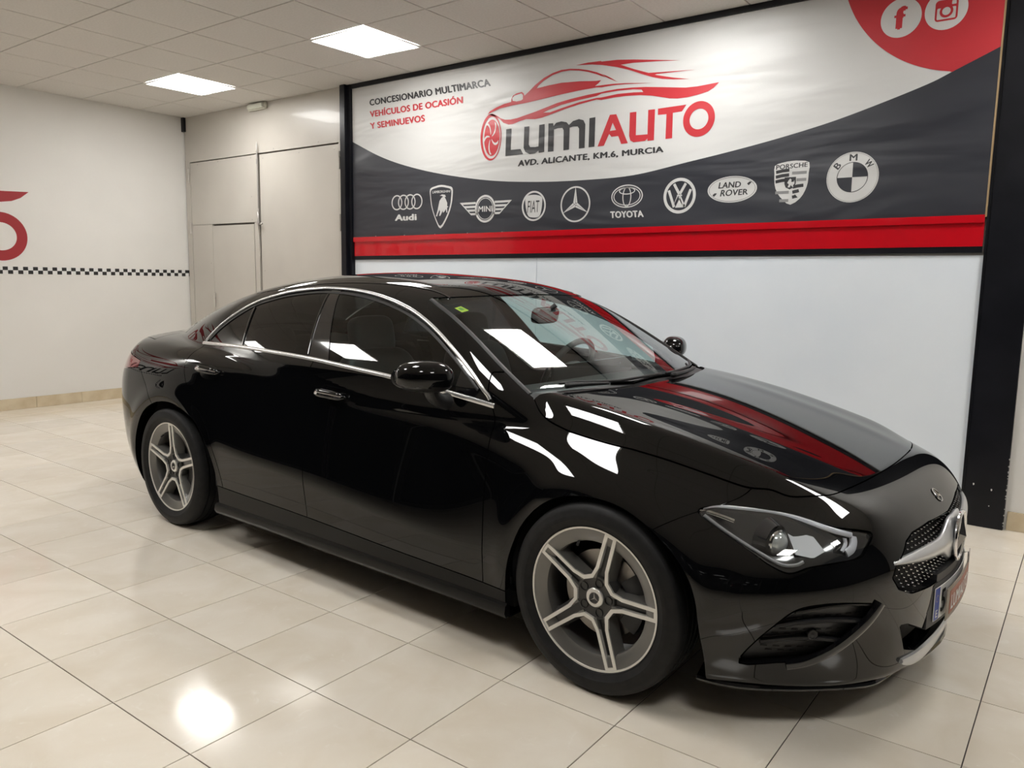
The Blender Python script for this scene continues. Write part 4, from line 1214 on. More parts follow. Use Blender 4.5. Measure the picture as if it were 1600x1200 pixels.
# tread cuts on the outer shoulder
V = []; F = []
for k in range(72):
    t = 2 * PI * k / 72
    for dt, h0, h1 in ((0, .062, .098), (.025, -.006, .006)):
        o = len(V)
        for h, r in ((h0, .3262), (h1, .3262 - (.016 if h1 > .09 else 0))):
            for d in (-.005, .005):
                tt = t + dt + d + (h - h0) * .35; V.append((r * math.cos(tt), h, r * math.sin(tt)))
        F.append((o, o + 1, o + 3, o + 2))
keep('tread_cut_field', to_wheel(V), F, under_m)
keep('rim_barrel', *lathe_w([(.2300, .070), (.2372, .0890), (.2020, .0800), (.1935, .0740), (.1900, .060), (.1960, .030), (.2010, -.02), (.212, -.085), (.230, -.092)]), rim_g)
keep('rim_lip', *lathe_w([(.2370, .0865), (.2378, .0925), (.2445, .0930), (.2450, .0880), (.2430, .0860)]), rim_s)
def hs(r): return .0755 + .0125 * (max(r - .05, 0) / .19)        # height of the spoke face
def sw(r): return .0250 - .0030 * (r - .06) / .18                # half width of a spoke
OFF = math.radians(2.3)
def pol(a, r, s): return (r * math.cos(a) - s * math.sin(a), r * math.sin(a) + s * math.cos(a))
for k in range(5):
    a = OFF + 2 * PI * k / 5
    rs = np.linspace(.066, .2375, 14); V = []
    for r in rs:
        w_, h = sw(r), hs(r)
        fl = .012 + .006 * (r > .19)
        for s, dh in ((-w_ - fl, -.050), (-w_, -.002), (-w_ + .0105, -.003), (-w_ + .0125, -.017), (w_ - .0125, -.017), (w_ - .0105, -.003), (w_, -.002), (w_ + fl, -.050)):
            x, z = pol(a, r, s); V.append((x, h + dh, z))
    n = 8; F = [(i * n + j, i * n + j + 1, (i + 1) * n + j + 1, (i + 1) * n + j) for i in range(13) for j in range(7)]
    F += [tuple(range(n)), tuple(13 * n + j for j in range(n))]
    keep('spoke', to_wheel(V), F, rim_g)
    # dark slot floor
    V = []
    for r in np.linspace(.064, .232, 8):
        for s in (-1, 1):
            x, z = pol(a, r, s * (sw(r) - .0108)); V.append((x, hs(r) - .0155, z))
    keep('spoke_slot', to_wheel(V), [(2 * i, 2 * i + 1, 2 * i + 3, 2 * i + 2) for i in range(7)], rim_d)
    # machined edge: along this spoke, round the root, out along the next, and a cap at the tip
    a2 = a + 2 * PI / 5; ab = a + PI / 5; out, inn = [], []
    for r in np.linspace(.2395, .108, 12): out.append((pol(a, r, sw(r) + .0005), hs(r))); inn.append((pol(a, r, sw(r) - .0118), hs(r)))
    out.append((pol(ab, .0800, -.0165), hs(.07))); inn.append((pol(ab, .0665, -.0185), hs(.07)))
    out.append((pol(ab, .0800, .0165), hs(.07))); inn.append((pol(ab, .0665, .0185), hs(.07)))
    for r in np.linspace(.108, .2395, 12): out.append((pol(a2, r, -sw(r) - .0005), hs(r))); inn.append((pol(a2, r, -sw(r) + .0118), hs(r)))
    V = []
    for (p, h), (q, _) in zip(out, inn): V += [(p[0], h + .0015, p[1]), (q[0], h + .0015, q[1]), (q[0], h - .016, q[1]), (p[0], h - .006, p[1])]
    m = len(out); F = [(4 * i + j, 4 * i + (j + 1) % 4, 4 * i + 4 + (j + 1) % 4, 4 * i + 4 + j) for i in range(m - 1) for j in range(4)] + [(0, 1, 2, 3), tuple(4 * (m - 1) + j for j in range(4))]
    keep('machined_edge', to_wheel(V), F, rim_s, 30)
    V = []
    for r in (.2285, .2400):
        for s in (-1, 1): x, z = pol(a, r, s * (sw(r) - .009)); V.append((x, hs(r) + .0015, z))
    V += [(x, h - .014, z) for x, h, z in V]
    keep('spoke_tip', to_wheel(V), [(0, 1, 3, 2), (0, 2, 6, 4), (1, 0, 4, 5), (2, 3, 7, 6), (3, 1, 5, 7)], rim_s)
    # bolt
    bx, bz = pol(a + .0, .0520, 0); K = 16
    V = [(bx + r * math.cos(2 * PI * q / K), h, bz + r * math.sin(2 * PI * q / K)) for r, h in ((.0150, .0690), (.0140, .0722), (.0128, .055), (.0095, .055), (.0090, .062), (.0001, .063)) for q in range(K)]
    keep('wheel_bolt', to_wheel(V), [(i * K + q, i * K + (q + 1) % K, (i + 1) * K + (q + 1) % K, (i + 1) * K + q) for i in range(5) for q in range(K)], rim_d)
keep('hub', *lathe_w([(.0001, .066), (.060, .0680), (.074, .0700), (.080, .060), (.080, .020), (.07, .0)], 40), hub_m)
keep('hub_cap', *lathe_w([(.0001, .0755), (.0205, .0755), (.0210, .0770), (.0300, .0760), (.0325, .0735), (.0325, .060)], 40), rim_s)
keep('hub_cap_disc', *lathe_w([(.0001, .0760), (.0203, .0760)], 32), rim_d)
parts = [tube_data([(.0198 * math.cos(2 * PI * k / 36), .0762, .0198 * math.sin(2 * PI * k / 36)) for k in range(36)], .0014, 6, True)]
V = [(0, .0795, 0)]; F = []
for k in range(3):
    a = PI / 2 + OFF + 2 * PI * k / 3; b = a + PI / 3
    V += [(.0195 * math.cos(a), .0765, .0195 * math.sin(a)), (.0042 * math.cos(b), .0762, .0042 * math.sin(b))]
F = [(0, 1 + k, 1 + (k + 1) % 6) for k in range(6)]; parts.append((V, F)); V, F = join(parts)
keep('hub_star', to_wheel(V), F, chrome, 20)
keep('brake_disc', *lathe_w([(.050, .030), (.075, .030), (.078, .018), (.150, .018), (.150, -.004), (.078, -.004)], 64), disc_m)
V = []; F = []; K = 12
for i in range(K + 1):
    a = math.radians(-38 + 76 * i / K)
    for r, h in ((.098, .030), (.105, .044), (.150, .044), (.166, .036), (.170, -.03), (.098, -.03)): V.append((r * math.cos(a), h, r * math.sin(a)))
F = [(i * 6 + j, i * 6 + (j + 1) % 6, i * 6 + 6 + (j + 1) % 6, i * 6 + 6 + j) for i in range(K) for j in range(6)] + [tuple(range(6)), tuple(K * 6 + j for j in range(6))]
keep('brake_caliper', to_wheel(V), F, cal_m)
V = [(.2085 * math.cos(a) + .0, h, .2085 * math.sin(a)) for a, h in ((0, 0),)]
va = math.radians(111); c_ = np.array([.1985 * math.cos(va), .062, .1985 * math.sin(va)]); d_ = np.array([-.55 * math.cos(va), .8, -.55 * math.sin(va)]); d_ /= np.linalg.norm(d_)
V, F = tube_data([c_ + d_ * t for t in (-.004, .006, .010, .022, .030)], [.007, .0055, .0042, .0046, .0042], 10)
keep('valve', to_wheel(V), F, plas)

WHEEL_W = .787
for xw, s, rot in ((0, -1, 0), (-WB, -1, math.radians(13.7)), (0, 1, .4), (-WB, 1, .2)):
    wh = empty('wheel', (xw, s * WHEEL_W, .3255), 0, car)
    wh.rotation_euler = (0, -rot, 0) if s < 0 else (0, rot, PI)
    for nm, ms in ME.items():
        for me in ms:
            o = link(nm, me, None, wh)
            if nm == 'tread_cut_field': o['kind'] = 'stuff'
            if nm in ('brake_disc', 'brake_caliper'):
                o.rotation_euler = (0, rot if s < 0 else -rot, 0)
# ---------------------------------------------------------------- cabin
seat_m = mat('black_seat_leather', (.016, .016, .017), .5)
dash_m = mat('dashboard_black', (.020, .020, .021), .55)
lining = mat('headlining_black', (.018, .018, .018), .9)
def blob(name, c, size, m_, parent=None, rot=(0, 0, 0), power=.5, seg=18):
    """rounded cushion: superellipsoid"""
    V = []; F = []; n1, n2 = seg, seg * 2
    f = lambda t: math.copysign(abs(t) ** power, t)
    for i in range(n1 + 1):
        p = -PI / 2 + PI * i / n1
        for k in range(n2):
            t = 2 * PI * k / n2
            V.append((size[0] / 2 * f(math.cos(p)) * f(math.cos(t)), size[1] / 2 * f(math.cos(p)) * f(math.sin(t)), size[2] / 2 * f(math.sin(p))))
    F = [(i * n2 + k, i * n2 + (k + 1) % n2, (i + 1) * n2 + (k + 1) % n2, (i + 1) * n2 + k) for i in range(n1) for k in range(n2)]
    return mesh(name, V, F, m_, parent or car, True, c, rot)
for s in (-1, 1):
    st = empty('front_seat', (0, 0, 0), 0, car)
    blob('seat_cushion', (-1.30, s * .37, .42), (.54, .50, .20), seat_m, st)
    blob('seat_back', (-1.56, s * .37, .72), (.16, .48, .62), seat_m, st, (0, math.radians(-16), 0))
    blob('headrest', (-1.66, s * .37, 1.08), (.10, .26, .20), seat_m, st, (0, math.radians(-10), 0))
rs_ = empty('rear_seat', (0, 0, 0), 0, car)
blob('seat_cushion', (-2.15, 0, .42), (.50, 1.15, .20), seat_m, rs_)
blob('seat_back', (-2.42, 0, .70), (.16, 1.15, .56), seat_m, rs_, (0, math.radians(-22), 0))
for s in (-1, 1): blob('headrest', (-2.50, s * .36, 1.00), (.09, .26, .16), seat_m, rs_, (0, math.radians(-14), 0))
# dashboard swept across the car
prof = [(-.30, .60), (-.22, .90), (-.34, .925), (-.55, .930), (-.72, .915), (-.76, .86), (-.72, .78), (-.74, .66), (-.66, .58)]
V = []; ys = np.linspace(-.70, .70, 25)
for y in ys:
    c = 1 - .06 * (abs(y) / .70) ** 2
    for x, z in prof: V.append((x - .14 * (abs(y) / .70) ** 2, y, .60 + (z - .60) * c))
k = len(prof); F = [(i * k + j, i * k + (j + 1) % k, (i + 1) * k + (j + 1) % k, (i + 1) * k + j) for i in range(24) for j in range(k)] + [tuple(range(k))[::-1], tuple(24 * k + j for j in range(k))]
mesh('dashboard', V, F, dash_m, car, True, sharp=40)
box('display_screen', -.735, -.72, -.12, .58, .88, .985, gloss_blk, car, .004)
sw_ = empty('steering_wheel', (-.98, .37, .90), 0, car); sw_.rotation_euler = (0, math.radians(-62), 0)
K = 40
V, F = tube_data([(.185 * math.cos(2 * PI * q / K), .185 * math.sin(2 * PI * q / K), 0) for q in range(K)], .016, 10, True); mesh('rim', V, F, seat_m, sw_, True)
V, F = join([tube_data([(0, 0, -.03), (.10 * math.cos(a), .10 * math.sin(a), -.012), (.18 * math.cos(a), .18 * math.sin(a), 0)], [.03, .022, .014], 8) for a in (PI / 2, -PI / 2, PI)]); mesh('wheel_spoke', V, F, satin, sw_, True)
blob('airbag_cover', (0, 0, -.02), (.13, .15, .06), dash_m, sw_)
tube('steering_column', [(-.98, .37, .90), (-.80, .37, .80)], .035, dash_m, car)
blob('rear_view_mirror', (-.845, -.02, 1.205), (.045, .23, .075), gloss_blk, None, (0, math.radians(8), math.radians(8)))
tube('mirror_stem', [(-.835, -.02, 1.22), (-.80, 0, 1.255)], .012, plas, car)
box('cabin_floor', -2.4, -.36, -.80, .80, .245, .275, lining, car)
# door cards close the view from inside
for s in (-1, 1):
    xs = np.linspace(-2.35, -.55, 30); V = []
    for x in xs:
        for z in (.28, .60, float(belt_z(x)) - .03): V.append((x, s * (float(on_surface(x, z)[0]) - .055), z))
    F = [(i * 3 + j, i * 3 + j + 1, i * 3 + 4 + j, i * 3 + 3 + j) for i in range(29) for j in range(2)]
    mesh('door_lining', V, F, lining, car, True)
# headlining under the roof
xs = np.linspace(-2.42, -1.0, 20); ws = np.linspace(-.52, .52, 15); V = []
for x in xs:
    zt = on_top(np.full(15, x), np.abs(ws))
    for w_, z_ in zip(ws, zt): V.append((x, w_, z_ - .03))
F = [(i * 15 + j, i * 15 + j + 1, i * 15 + 16 + j, i * 15 + 15 + j) for i in range(19) for j in range(14)]
mesh('headlining', V, F, lining, car, True)
mesh('parcel_shelf', [(-3.1, -.55, .98), (-2.5, -.62, .95), (-2.5, .62, .95), (-3.1, .55, .98)], [(0, 1, 2, 3)], lining, car)
# ---------------------------------------------------------------- the banner over the car
ART = {
  'L_L': [(-2.902,2.559),(-2.85,2.559),(-2.855,2.395),(-2.757,2.394),(-2.73,2.352),(-2.907,2.351)],
  'L_U': [(-2.723,2.56),(-2.675,2.56),(-2.678,2.422),(-2.663,2.401),(-2.616,2.397),(-2.584,2.399),(-2.58,2.56),(-2.53,2.562),(-2.529,2.353),(-2.58,2.35),(-2.583,2.367),(-2.615,2.35),(-2.666,2.347),(-2.709,2.368),(-2.727,2.399)],
  'L_M': [(-2.494,2.562),(-2.451,2.56),(-2.446,2.539),(-2.423,2.56),(-2.375,2.566),(-2.327,2.554),(-2.306,2.532),(-2.272,2.557),(-2.218,2.566),(-2.179,2.554),(-2.162,2.523),(-2.163,2.352),(-2.213,2.352),(-2.215,2.497),(-2.228,2.514),(-2.271,2.518),(-2.3,2.512),(-2.301,2.352),(-2.351,2.35),(-2.353,2.498),(-2.365,2.517),(-2.405,2.519),(-2.442,2.513),(-2.443,2.351),(-2.494,2.351)],
  'L_I': [(-2.127,2.563),(-2.076,2.565),(-2.077,2.354),(-2.128,2.354)],
  'L_A': [(-2.05,2.353),(-1.954,2.568),(-1.901,2.567),(-1.799,2.355),(-1.853,2.354),(-1.879,2.412),(-1.935,2.412),(-1.956,2.434),(-1.997,2.354)],
  'L_Ah': [(-1.929,2.51),(-1.899,2.456),(-1.95,2.454)],
  'L_U2': [(-1.79,2.566),(-1.738,2.566),(-1.736,2.404),(-1.644,2.402),(-1.645,2.568),(-1.592,2.567),(-1.592,2.357),(-1.642,2.357),(-1.643,2.374),(-1.661,2.359),(-1.753,2.357),(-1.779,2.372),(-1.79,2.404)],
  'L_T': [(-1.569,2.568),(-1.357,2.571),(-1.388,2.53),(-1.455,2.528),(-1.453,2.358),(-1.503,2.357),(-1.503,2.524),(-1.569,2.526)],
  'S1': [(-3.095,2.693),(-3.073,2.716),(-3.006,2.739),(-2.926,2.757),(-2.857,2.764),(-2.854,2.789),(-2.839,2.811),(-2.805,2.823),(-2.753,2.827),(-2.734,2.814),(-2.727,2.796),(-2.677,2.827),(-2.627,2.863),(-2.546,2.905),(-2.465,2.93),(-2.386,2.942),(-2.307,2.939),(-2.229,2.927),(-2.152,2.908),(-2.076,2.882),(-2.001,2.847),(-2.035,2.868),(-1.967,2.833),(-1.896,2.789),(-1.967,2.822),(-2.035,2.858),(-2.001,2.835),(-2.076,2.868),(-2.152,2.895),(-2.229,2.915),(-2.307,2.928),(-2.385,2.928),(-2.465,2.915),(-2.545,2.885),(-2.594,2.856),(-2.614,2.836),(-2.503,2.844),(-2.383,2.848),(-2.226,2.838),(-2.074,2.821),(-2.037,2.821),(-2.059,2.802),(-2.088,2.786),(-1.999,2.784),(-2.032,2.786),(-1.932,2.782),(-1.834,2.774),(-1.618,2.747),(-1.834,2.767),(-1.932,2.772),(-2.032,2.77),(-2.073,2.775),(-2.224,2.772),(-2.381,2.764),(-2.542,2.752),(-2.709,2.74),(-2.837,2.737),(-2.97,2.727),(-3.059,2.704)],
  'S1h': [(-2.843,2.771),(-2.847,2.792),(-2.826,2.809),(-2.757,2.817),(-2.742,2.802),(-2.742,2.772),(-2.76,2.764),(-2.803,2.762)],
  'S2': [(-3.086,2.692),(-3.041,2.694),(-2.995,2.673),(-2.959,2.649),(-2.914,2.634),(-2.862,2.63),(-2.792,2.634),(-2.707,2.649),(-2.623,2.663),(-2.54,2.68),(-2.419,2.705),(-2.3,2.72),(-2.146,2.732),(-1.997,2.738),(-2.031,2.739),(-1.898,2.742),(-1.781,2.737),(-1.673,2.727),(-1.549,2.71),(-1.369,2.684),(-1.282,2.681),(-1.13,2.688),(-1.167,2.656),(-1.206,2.638),(-1.279,2.626),(-1.348,2.619),(-1.425,2.619),(-1.485,2.627),(-1.546,2.643),(-1.627,2.663),(-1.715,2.677),(-1.831,2.685),(-1.929,2.686),(-2.029,2.681),(-2.07,2.689),(-2.221,2.672),(-2.338,2.654),(-2.457,2.631),(-2.555,2.612),(-2.621,2.608),(-2.706,2.617),(-2.774,2.607),(-2.835,2.593),(-2.878,2.593),(-2.932,2.612),(-2.968,2.646),(-3.022,2.672)],
  'S2h': [(-2.547,2.648),(-2.499,2.663),(-2.378,2.687),(-2.222,2.704),(-2.07,2.714),(-2.03,2.726),(-1.898,2.729),(-1.768,2.723),(-1.704,2.713),(-1.688,2.694),(-1.767,2.702),(-1.897,2.707),(-2.029,2.699),(-2.07,2.701),(-2.222,2.688),(-2.378,2.663),(-2.482,2.644)],
  'S3': [(-2.257,2.957),(-2.154,2.961),(-2.042,2.956),(-2.038,2.951),(-1.906,2.944),(-1.776,2.927),(-1.588,2.897),(-1.419,2.869),(-1.588,2.888),(-1.775,2.905),(-1.878,2.906),(-1.774,2.863),(-1.652,2.819),(-1.524,2.809),(-1.305,2.792),(-1.463,2.798),(-1.59,2.803),(-1.605,2.8),(-1.461,2.762),(-1.342,2.737),(-1.461,2.75),(-1.546,2.765),(-1.62,2.786),(-1.696,2.815),(-1.805,2.86),(-1.904,2.893),(-2.038,2.928),(-2.004,2.921),(-2.116,2.942)],
  'wave': [(-4.677,2.607),(-4.358,2.466),(-4.024,2.357),(-3.595,2.256),(-3.067,2.17),(-2.587,2.13),(-2.147,2.118),(-1.744,2.127),(-1.373,2.164),(-1.327,2.188),(-0.99,2.24),(-0.679,2.296),(-0.39,2.359),(-0.123,2.434),(0.125,2.513),(0.242,2.563),(0.45,2.655)],
  'shield': [(-3.725,2.137),(-3.66,2.158),(-3.594,2.165),(-3.528,2.154),(-3.47,2.134),(-3.466,2.068),(-3.482,1.981),(-3.526,1.887),(-3.602,1.798),(-3.659,1.868),(-3.706,1.975),(-3.724,2.066)],
  'bull': [(-3.613,2.074),(-3.588,2.085),(-3.553,2.08),(-3.543,2.063),(-3.558,2.062),(-3.542,2.039),(-3.527,2.009),(-3.529,1.984),(-3.512,1.978),(-3.529,1.972),(-3.525,1.929),(-3.535,1.93),(-3.542,1.961),(-3.557,1.94),(-3.575,1.929),(-3.579,1.948),(-3.597,1.919),(-3.608,1.904),(-3.62,1.906),(-3.608,1.941),(-3.616,1.957),(-3.636,1.92),(-3.643,1.9),(-3.657,1.904),(-3.638,1.95),(-3.626,1.994),(-3.616,2.031),(-3.593,2.056),(-3.573,2.065),(-3.593,2.073)],
  'fiat_s': [(-2.697,2.018),(-2.619,2.033),(-2.547,2.016),(-2.537,1.977),(-2.548,1.896),(-2.572,1.86),(-2.632,1.858),(-2.671,1.873),(-2.694,1.936)],
  'por': [(-0.725,2.118),(-0.679,2.135),(-0.619,2.142),(-0.569,2.14),(-0.51,2.126),(-0.51,2.062),(-0.512,2.003),(-0.525,1.955),(-0.554,1.907),(-0.612,1.87),(-0.659,1.899),(-0.701,1.949),(-0.721,2.005),(-0.725,2.066)],
  'igbox': [(0.134,2.846),(0.247,2.844),(0.245,2.938),(0.129,2.95)],
  't1': [(-4.476,2.919),(-3.063,2.912),(-3.081,2.973),(-4.48,2.976)],
  't2': [(-4.471,2.817),(-3.358,2.812),(-3.361,2.871),(-4.479,2.875)],
  't3': [(-4.467,2.713),(-3.786,2.71),(-3.791,2.769),(-4.478,2.769)],
  't4': [(-2.783,2.253),(-1.512,2.262),(-1.516,2.31),(-2.777,2.309)],
  'audi_t': [(-4.159,1.878),(-3.885,1.876),(-3.888,1.933),(-4.155,1.935)],
  'shield_t': [(-3.699,2.098),(-3.496,2.098),(-3.493,2.117),(-3.695,2.121)],
  'mini_t': [(-3.183,1.922),(-3.031,1.92),(-3.037,1.966),(-3.178,1.968)],
  'fiat_t': [(-2.68,1.896),(-2.566,1.897),(-2.563,1.988),(-2.673,1.988)],
  'toy_t': [(-1.923,1.828),(-1.648,1.828),(-1.657,1.876),(-1.927,1.878)],
  'lr_t1': [(-1.099,1.996),(-0.944,1.998),(-0.941,2.036),(-1.093,2.037)],
  'lr_t2': [(-1.085,1.943),(-0.893,1.948),(-0.892,1.985),(-1.076,1.987)],
  'por_t': [(-0.717,2.093),(-0.519,2.099),(-0.519,2.128),(-0.716,2.123)],
  'mini_l': [(-3.369,1.998),(-3.215,1.998),(-3.204,1.872),(-3.232,1.871)],
  'mini_r': [(-3.008,1.998),(-2.848,1.999),(-2.985,1.868),(-3.012,1.868)],
}

BX, BY, BZ = -2.12, YB - .030, 1.745
ban_w = mat('banner_white_vinyl', (.60, .60, .59), .38)
ban_d = mat('banner_dark_vinyl', (.027, .029, .038), .36)
ban_r = mat('banner_red_vinyl', (.50, .030, .040), .38)
ban_k = mat('banner_black_print', (.030, .030, .033), .38)
def wrinkle(m):
    N, L, b = nodes(m); g = N.new('ShaderNodeNewGeometry'); mp = N.new('ShaderNodeMapping'); mp.inputs['Rotation'].default_value = (0, .75, 0); mp.inputs['Scale'].default_value = (.55, 1, 2.6)
    n = N.new('ShaderNodeTexNoise'); n.inputs['Scale'].default_value = 1.5; n.inputs['Detail'].default_value = 2.5; n.inputs['Distortion'].default_value = .4
    bp = N.new('ShaderNodeBump'); bp.inputs['Strength'].default_value = .55; bp.inputs['Distance'].default_value = .05
    L.new(g.outputs['Position'], mp.inputs[0]); L.new(mp.outputs[0], n.inputs['Vector']); L.new(n.outputs['Fac'], bp.inputs['Height']); L.new(bp.outputs[0], b.inputs['Normal'])
for m_ in (ban_w, ban_d, ban_r, ban_k): wrinkle(m_)
banner = empty('banner', (BX, BY, BZ))
tag(banner, 'long printed vinyl banner with car logo and brand emblems above the white wall panels', 'banner')
FRONT = Matrix(((1, 0, 0, 0), (0, 0, -1, 0), (0, 1, 0, 0), (0, 0, 0, 1)))
def bp_(name, loops, m_, layer, label=None):
    me = curve_mesh(name, [[(x - BX, z - BZ) for x, z in lp] for lp in loops], .0003)
    o = link(name, me, m_, banner); M_ = FRONT.copy(); M_[1][3] = -.0008 * layer - .0011; o.matrix_local = M_
    if label: o['label'] = label
    return o
def words(me, gap_=.17):
    """one mesh per word of a line of text"""
    n = len(me.vertices); co = np.zeros(n * 3); me.vertices.foreach_get('co', co); co = co.reshape(-1, 3)
    fs = [tuple(p.vertices) for p in me.polygons]; lo = np.array([co[list(f), 0].min() for f in fs]); hi = np.array([co[list(f), 0].max() for f in fs])
    cuts = []; end = -9
    for k in np.argsort(lo):
        if lo[k] > end + gap_ and end > -9: cuts.append((lo[k] + end) / 2)
        end = max(end, hi[k])
    grp = np.searchsorted(cuts, (lo + hi) / 2); return [[f for f, g in zip(fs, grp) if g == q] for q in range(len(cuts) + 1)]
def bt_(name, s, quad, m_, layer, bold=.02, spacing=1.0):
    me = text_mesh(name, s, bold, spacing=spacing); W = words(me) if ' ' in s else [None]
    fit_text(me, [(x - BX, z - BZ) for x, z in quad], .0003)
    M_ = FRONT.copy(); M_[1][3] = -.0008 * layer - .0011
    if len(W) == 1: o = link(name, me, m_, banner); o.matrix_local = M_; return o
    co = np.zeros(len(me.vertices) * 3); me.vertices.foreach_get('co', co); co = co.reshape(-1, 3)
    for fs in W:
        used = sorted({i for f in fs for i in f}); ix = {v: k for k, v in enumerate(used)}
        o = mesh(name, co[used], [tuple(ix[i] for i in f) for f in fs], m_, banner); o.matrix_local = M_
def circ(cx, cz, rx, rz=None, n=48, a0=0, a1=2 * PI):
    rz = rx if rz is None else rz
    return [(cx + rx * math.cos(a0 + (a1 - a0) * k / n), cz + rz * math.sin(a0 + (a1 - a0) * k / n)) for k in range(n)]
def scaled(lp, f, c=None):
    P = np.array(lp); c = P.mean(0) if c is None else np.array(c); return [tuple(c + (q - c) * f) for q in P]
bl_, br_, bt_z = -4.712, .468, 3.098
zb = lambda x: 1.738 + .0035 * (x + 4.7)
mesh('banner_cloth', [(bl_ - BX, 0, zb(bl_) - BZ), (br_ - BX, 0, zb(br_) - BZ), (br_ - BX, 0, bt_z - BZ), (bl_ - BX, 0, bt_z - BZ), (bl_ - BX, .003, zb(bl_) - BZ), (br_ - BX, .003, zb(br_) - BZ), (br_ - BX, .003, bt_z - BZ), (bl_ - BX, .003, bt_z - BZ)],
     [(0, 1, 2, 3), (5, 4, 7, 6), (4, 5, 1, 0), (3, 2, 6, 7), (1, 5, 6, 2), (4, 0, 3, 7)], ban_w, banner)
wv = spline_open([(bl_, 2.622)] + ART['wave'][1:8] + ART['wave'][9:-1] + [(br_, 2.664)], 5)
bp_('dark_field', [[tuple(q) for q in wv] + [(br_, zb(br_) + .001), (bl_, zb(bl_) + .001)]], ban_d, 0)
dc, dr_ = (0.371, 3.316), 0.761
dl = [q for q in circ(dc[0], dc[1], dr_, n=160) if q[0] < br_ - .001 and q[1] < bt_z - .001 and q[1] > np.interp(q[0], wv[:, 0], wv[:, 1])]
dl.sort(key=lambda q: math.atan2(q[1] - dc[1], q[0] - dc[0]))
xs_ = dc[0] - math.sqrt(max(dr_ ** 2 - (bt_z - dc[1]) ** 2, 0))
arc = [(xs_, bt_z)] + [q for q in circ(dc[0], dc[1], dr_, n=120, a0=math.atan2(bt_z - dc[1], xs_ - dc[0]) % (2 * PI), a1=2 * PI) if q[1] < bt_z and q[1] > np.interp(q[0], wv[:, 0], wv[:, 1]) + .001 and q[0] < br_]
ex = arc[-1][0]
bp_('red_field', [arc + [tuple(q) for q in wv if q[0] > ex + .004] + [(br_, bt_z)]], ban_r, 1)
# headline lettering
bt_('lettering', 'CONCESIONARIO MULTIMARCA', ART['t1'], ban_k, 1, .050)
bt_('lettering', 'VEH\u00cdCULOS DE OCASI\u00d3N', [ART['t2'][0], ART['t2'][1], (ART['t2'][2][0], ART['t2'][2][1] + .012), (ART['t2'][3][0], ART['t2'][3][1] + .012)], ban_r, 1, .050)
bt_('lettering', 'Y SEMINUEVOS', ART['t3'], ban_r, 1, .050)
bt_('lettering', 'AVD. ALICANTE, KM.6, MURCIA', ART['t4'], ban_k, 1, .050)
# the dealer logo, used on the banner and, larger, on the left wall
OC, OR_ = (-1.262, 2.466), (.1145, .1165)
wc, wrx, wrz = (-3.058, 2.511), .108, .183
def blade(k):
    """one white curved spoke of the drawn wheel"""
    a = math.radians(95 + 72 * k); out = []
    for t in np.linspace(0, 1, 7): out.append((a + .55 * t * t, .12 + .62 * t, .02 + .055 * t))
    L_ = [(wc[0] + wrx * (r * math.cos(b) - w_ * math.sin(b)), wc[1] + wrz * (r * math.sin(b) + w_ * math.cos(b))) for b, r, w_ in out]
    R_2 = [(wc[0] + wrx * (r * math.cos(b) + w_ * math.sin(b)), wc[1] + wrz * (r * math.sin(b) - w_ * math.cos(b))) for b, r, w_ in out]
    return L_ + R_2[::-1]
LOGO = [('logo_letter', [ART['L_L']], 'k'), ('logo_letter', [ART['L_U']], 'k'), ('logo_letter', [ART['L_M']], 'k'), ('logo_letter', [ART['L_I']], 'k'),
        ('logo_letter', [ART['L_A'], ART['L_Ah']], 'r'), ('logo_letter', [ART['L_U2']], 'r'), ('logo_letter', [ART['L_T']], 'r'),
        ('logo_letter', [circ(OC[0], OC[1], *OR_, n=56), circ(OC[0] + .001, OC[1], .0675, .0675, n=44)], 'r'),
        ('logo_car', [ART['S1'], ART['S1h']], 'r'), ('logo_car', [ART['S2'], ART['S2h']], 'r'), ('logo_car', [ART['S3']], 'r'),
        ('logo_wheel', [circ(*wc, wrx, wrz), circ(wc[0] + .006, wc[1] - .004, wrx * .86, wrz * .90)], 'r'),
        ('logo_wheel', [circ(wc[0] + .010, wc[1] - .005, wrx * .74, wrz * .78)], 'r')]
for nm, lp, c in LOGO: bp_(nm, lp, ban_k if c == 'k' else ban_r, 1)
for k in range(5): bp_('logo_wheel_spoke', [blade(k)], ban_w, 2)
# round contact icons
for cx, cz in ((-.044, 2.901), (.187, 2.905)): bp_('icon_disc', [circ(cx, cz, .108)], ban_w, 2)
bt_('icon_letter', 'f', [(-.080, 2.838), (-.012, 2.838), (-.012, 2.965), (-.080, 2.965)], ban_r, 3, .06)
def rrect(x0, x1, z0, z1, r, n=5):
    out = []
    for cx, cz, a in ((x1 - r, z1 - r, 0), (x0 + r, z1 - r, PI / 2), (x0 + r, z0 + r, PI), (x1 - r, z0 + r, 1.5 * PI)):
        out += [(cx + r * math.cos(a + PI / 2 * k / n), cz + r * math.sin(a + PI / 2 * k / n)) for k in range(n + 1)]
    return out
bp_('icon_camera', [rrect(.132, .246, .0 + 2.845, 2.957, .018), rrect(.142, .236, 2.855, 2.916, .006), ], ban_r, 3)
bp_('icon_camera', [circ(.189, 2.896, .034)], ban_r, 4); bp_('icon_camera', [circ(.189, 2.896, .021)], ban_w, 5)
bp_('icon_camera', [rrect(.214, .236, 2.928, 2.948, .003)], ban_w, 4)
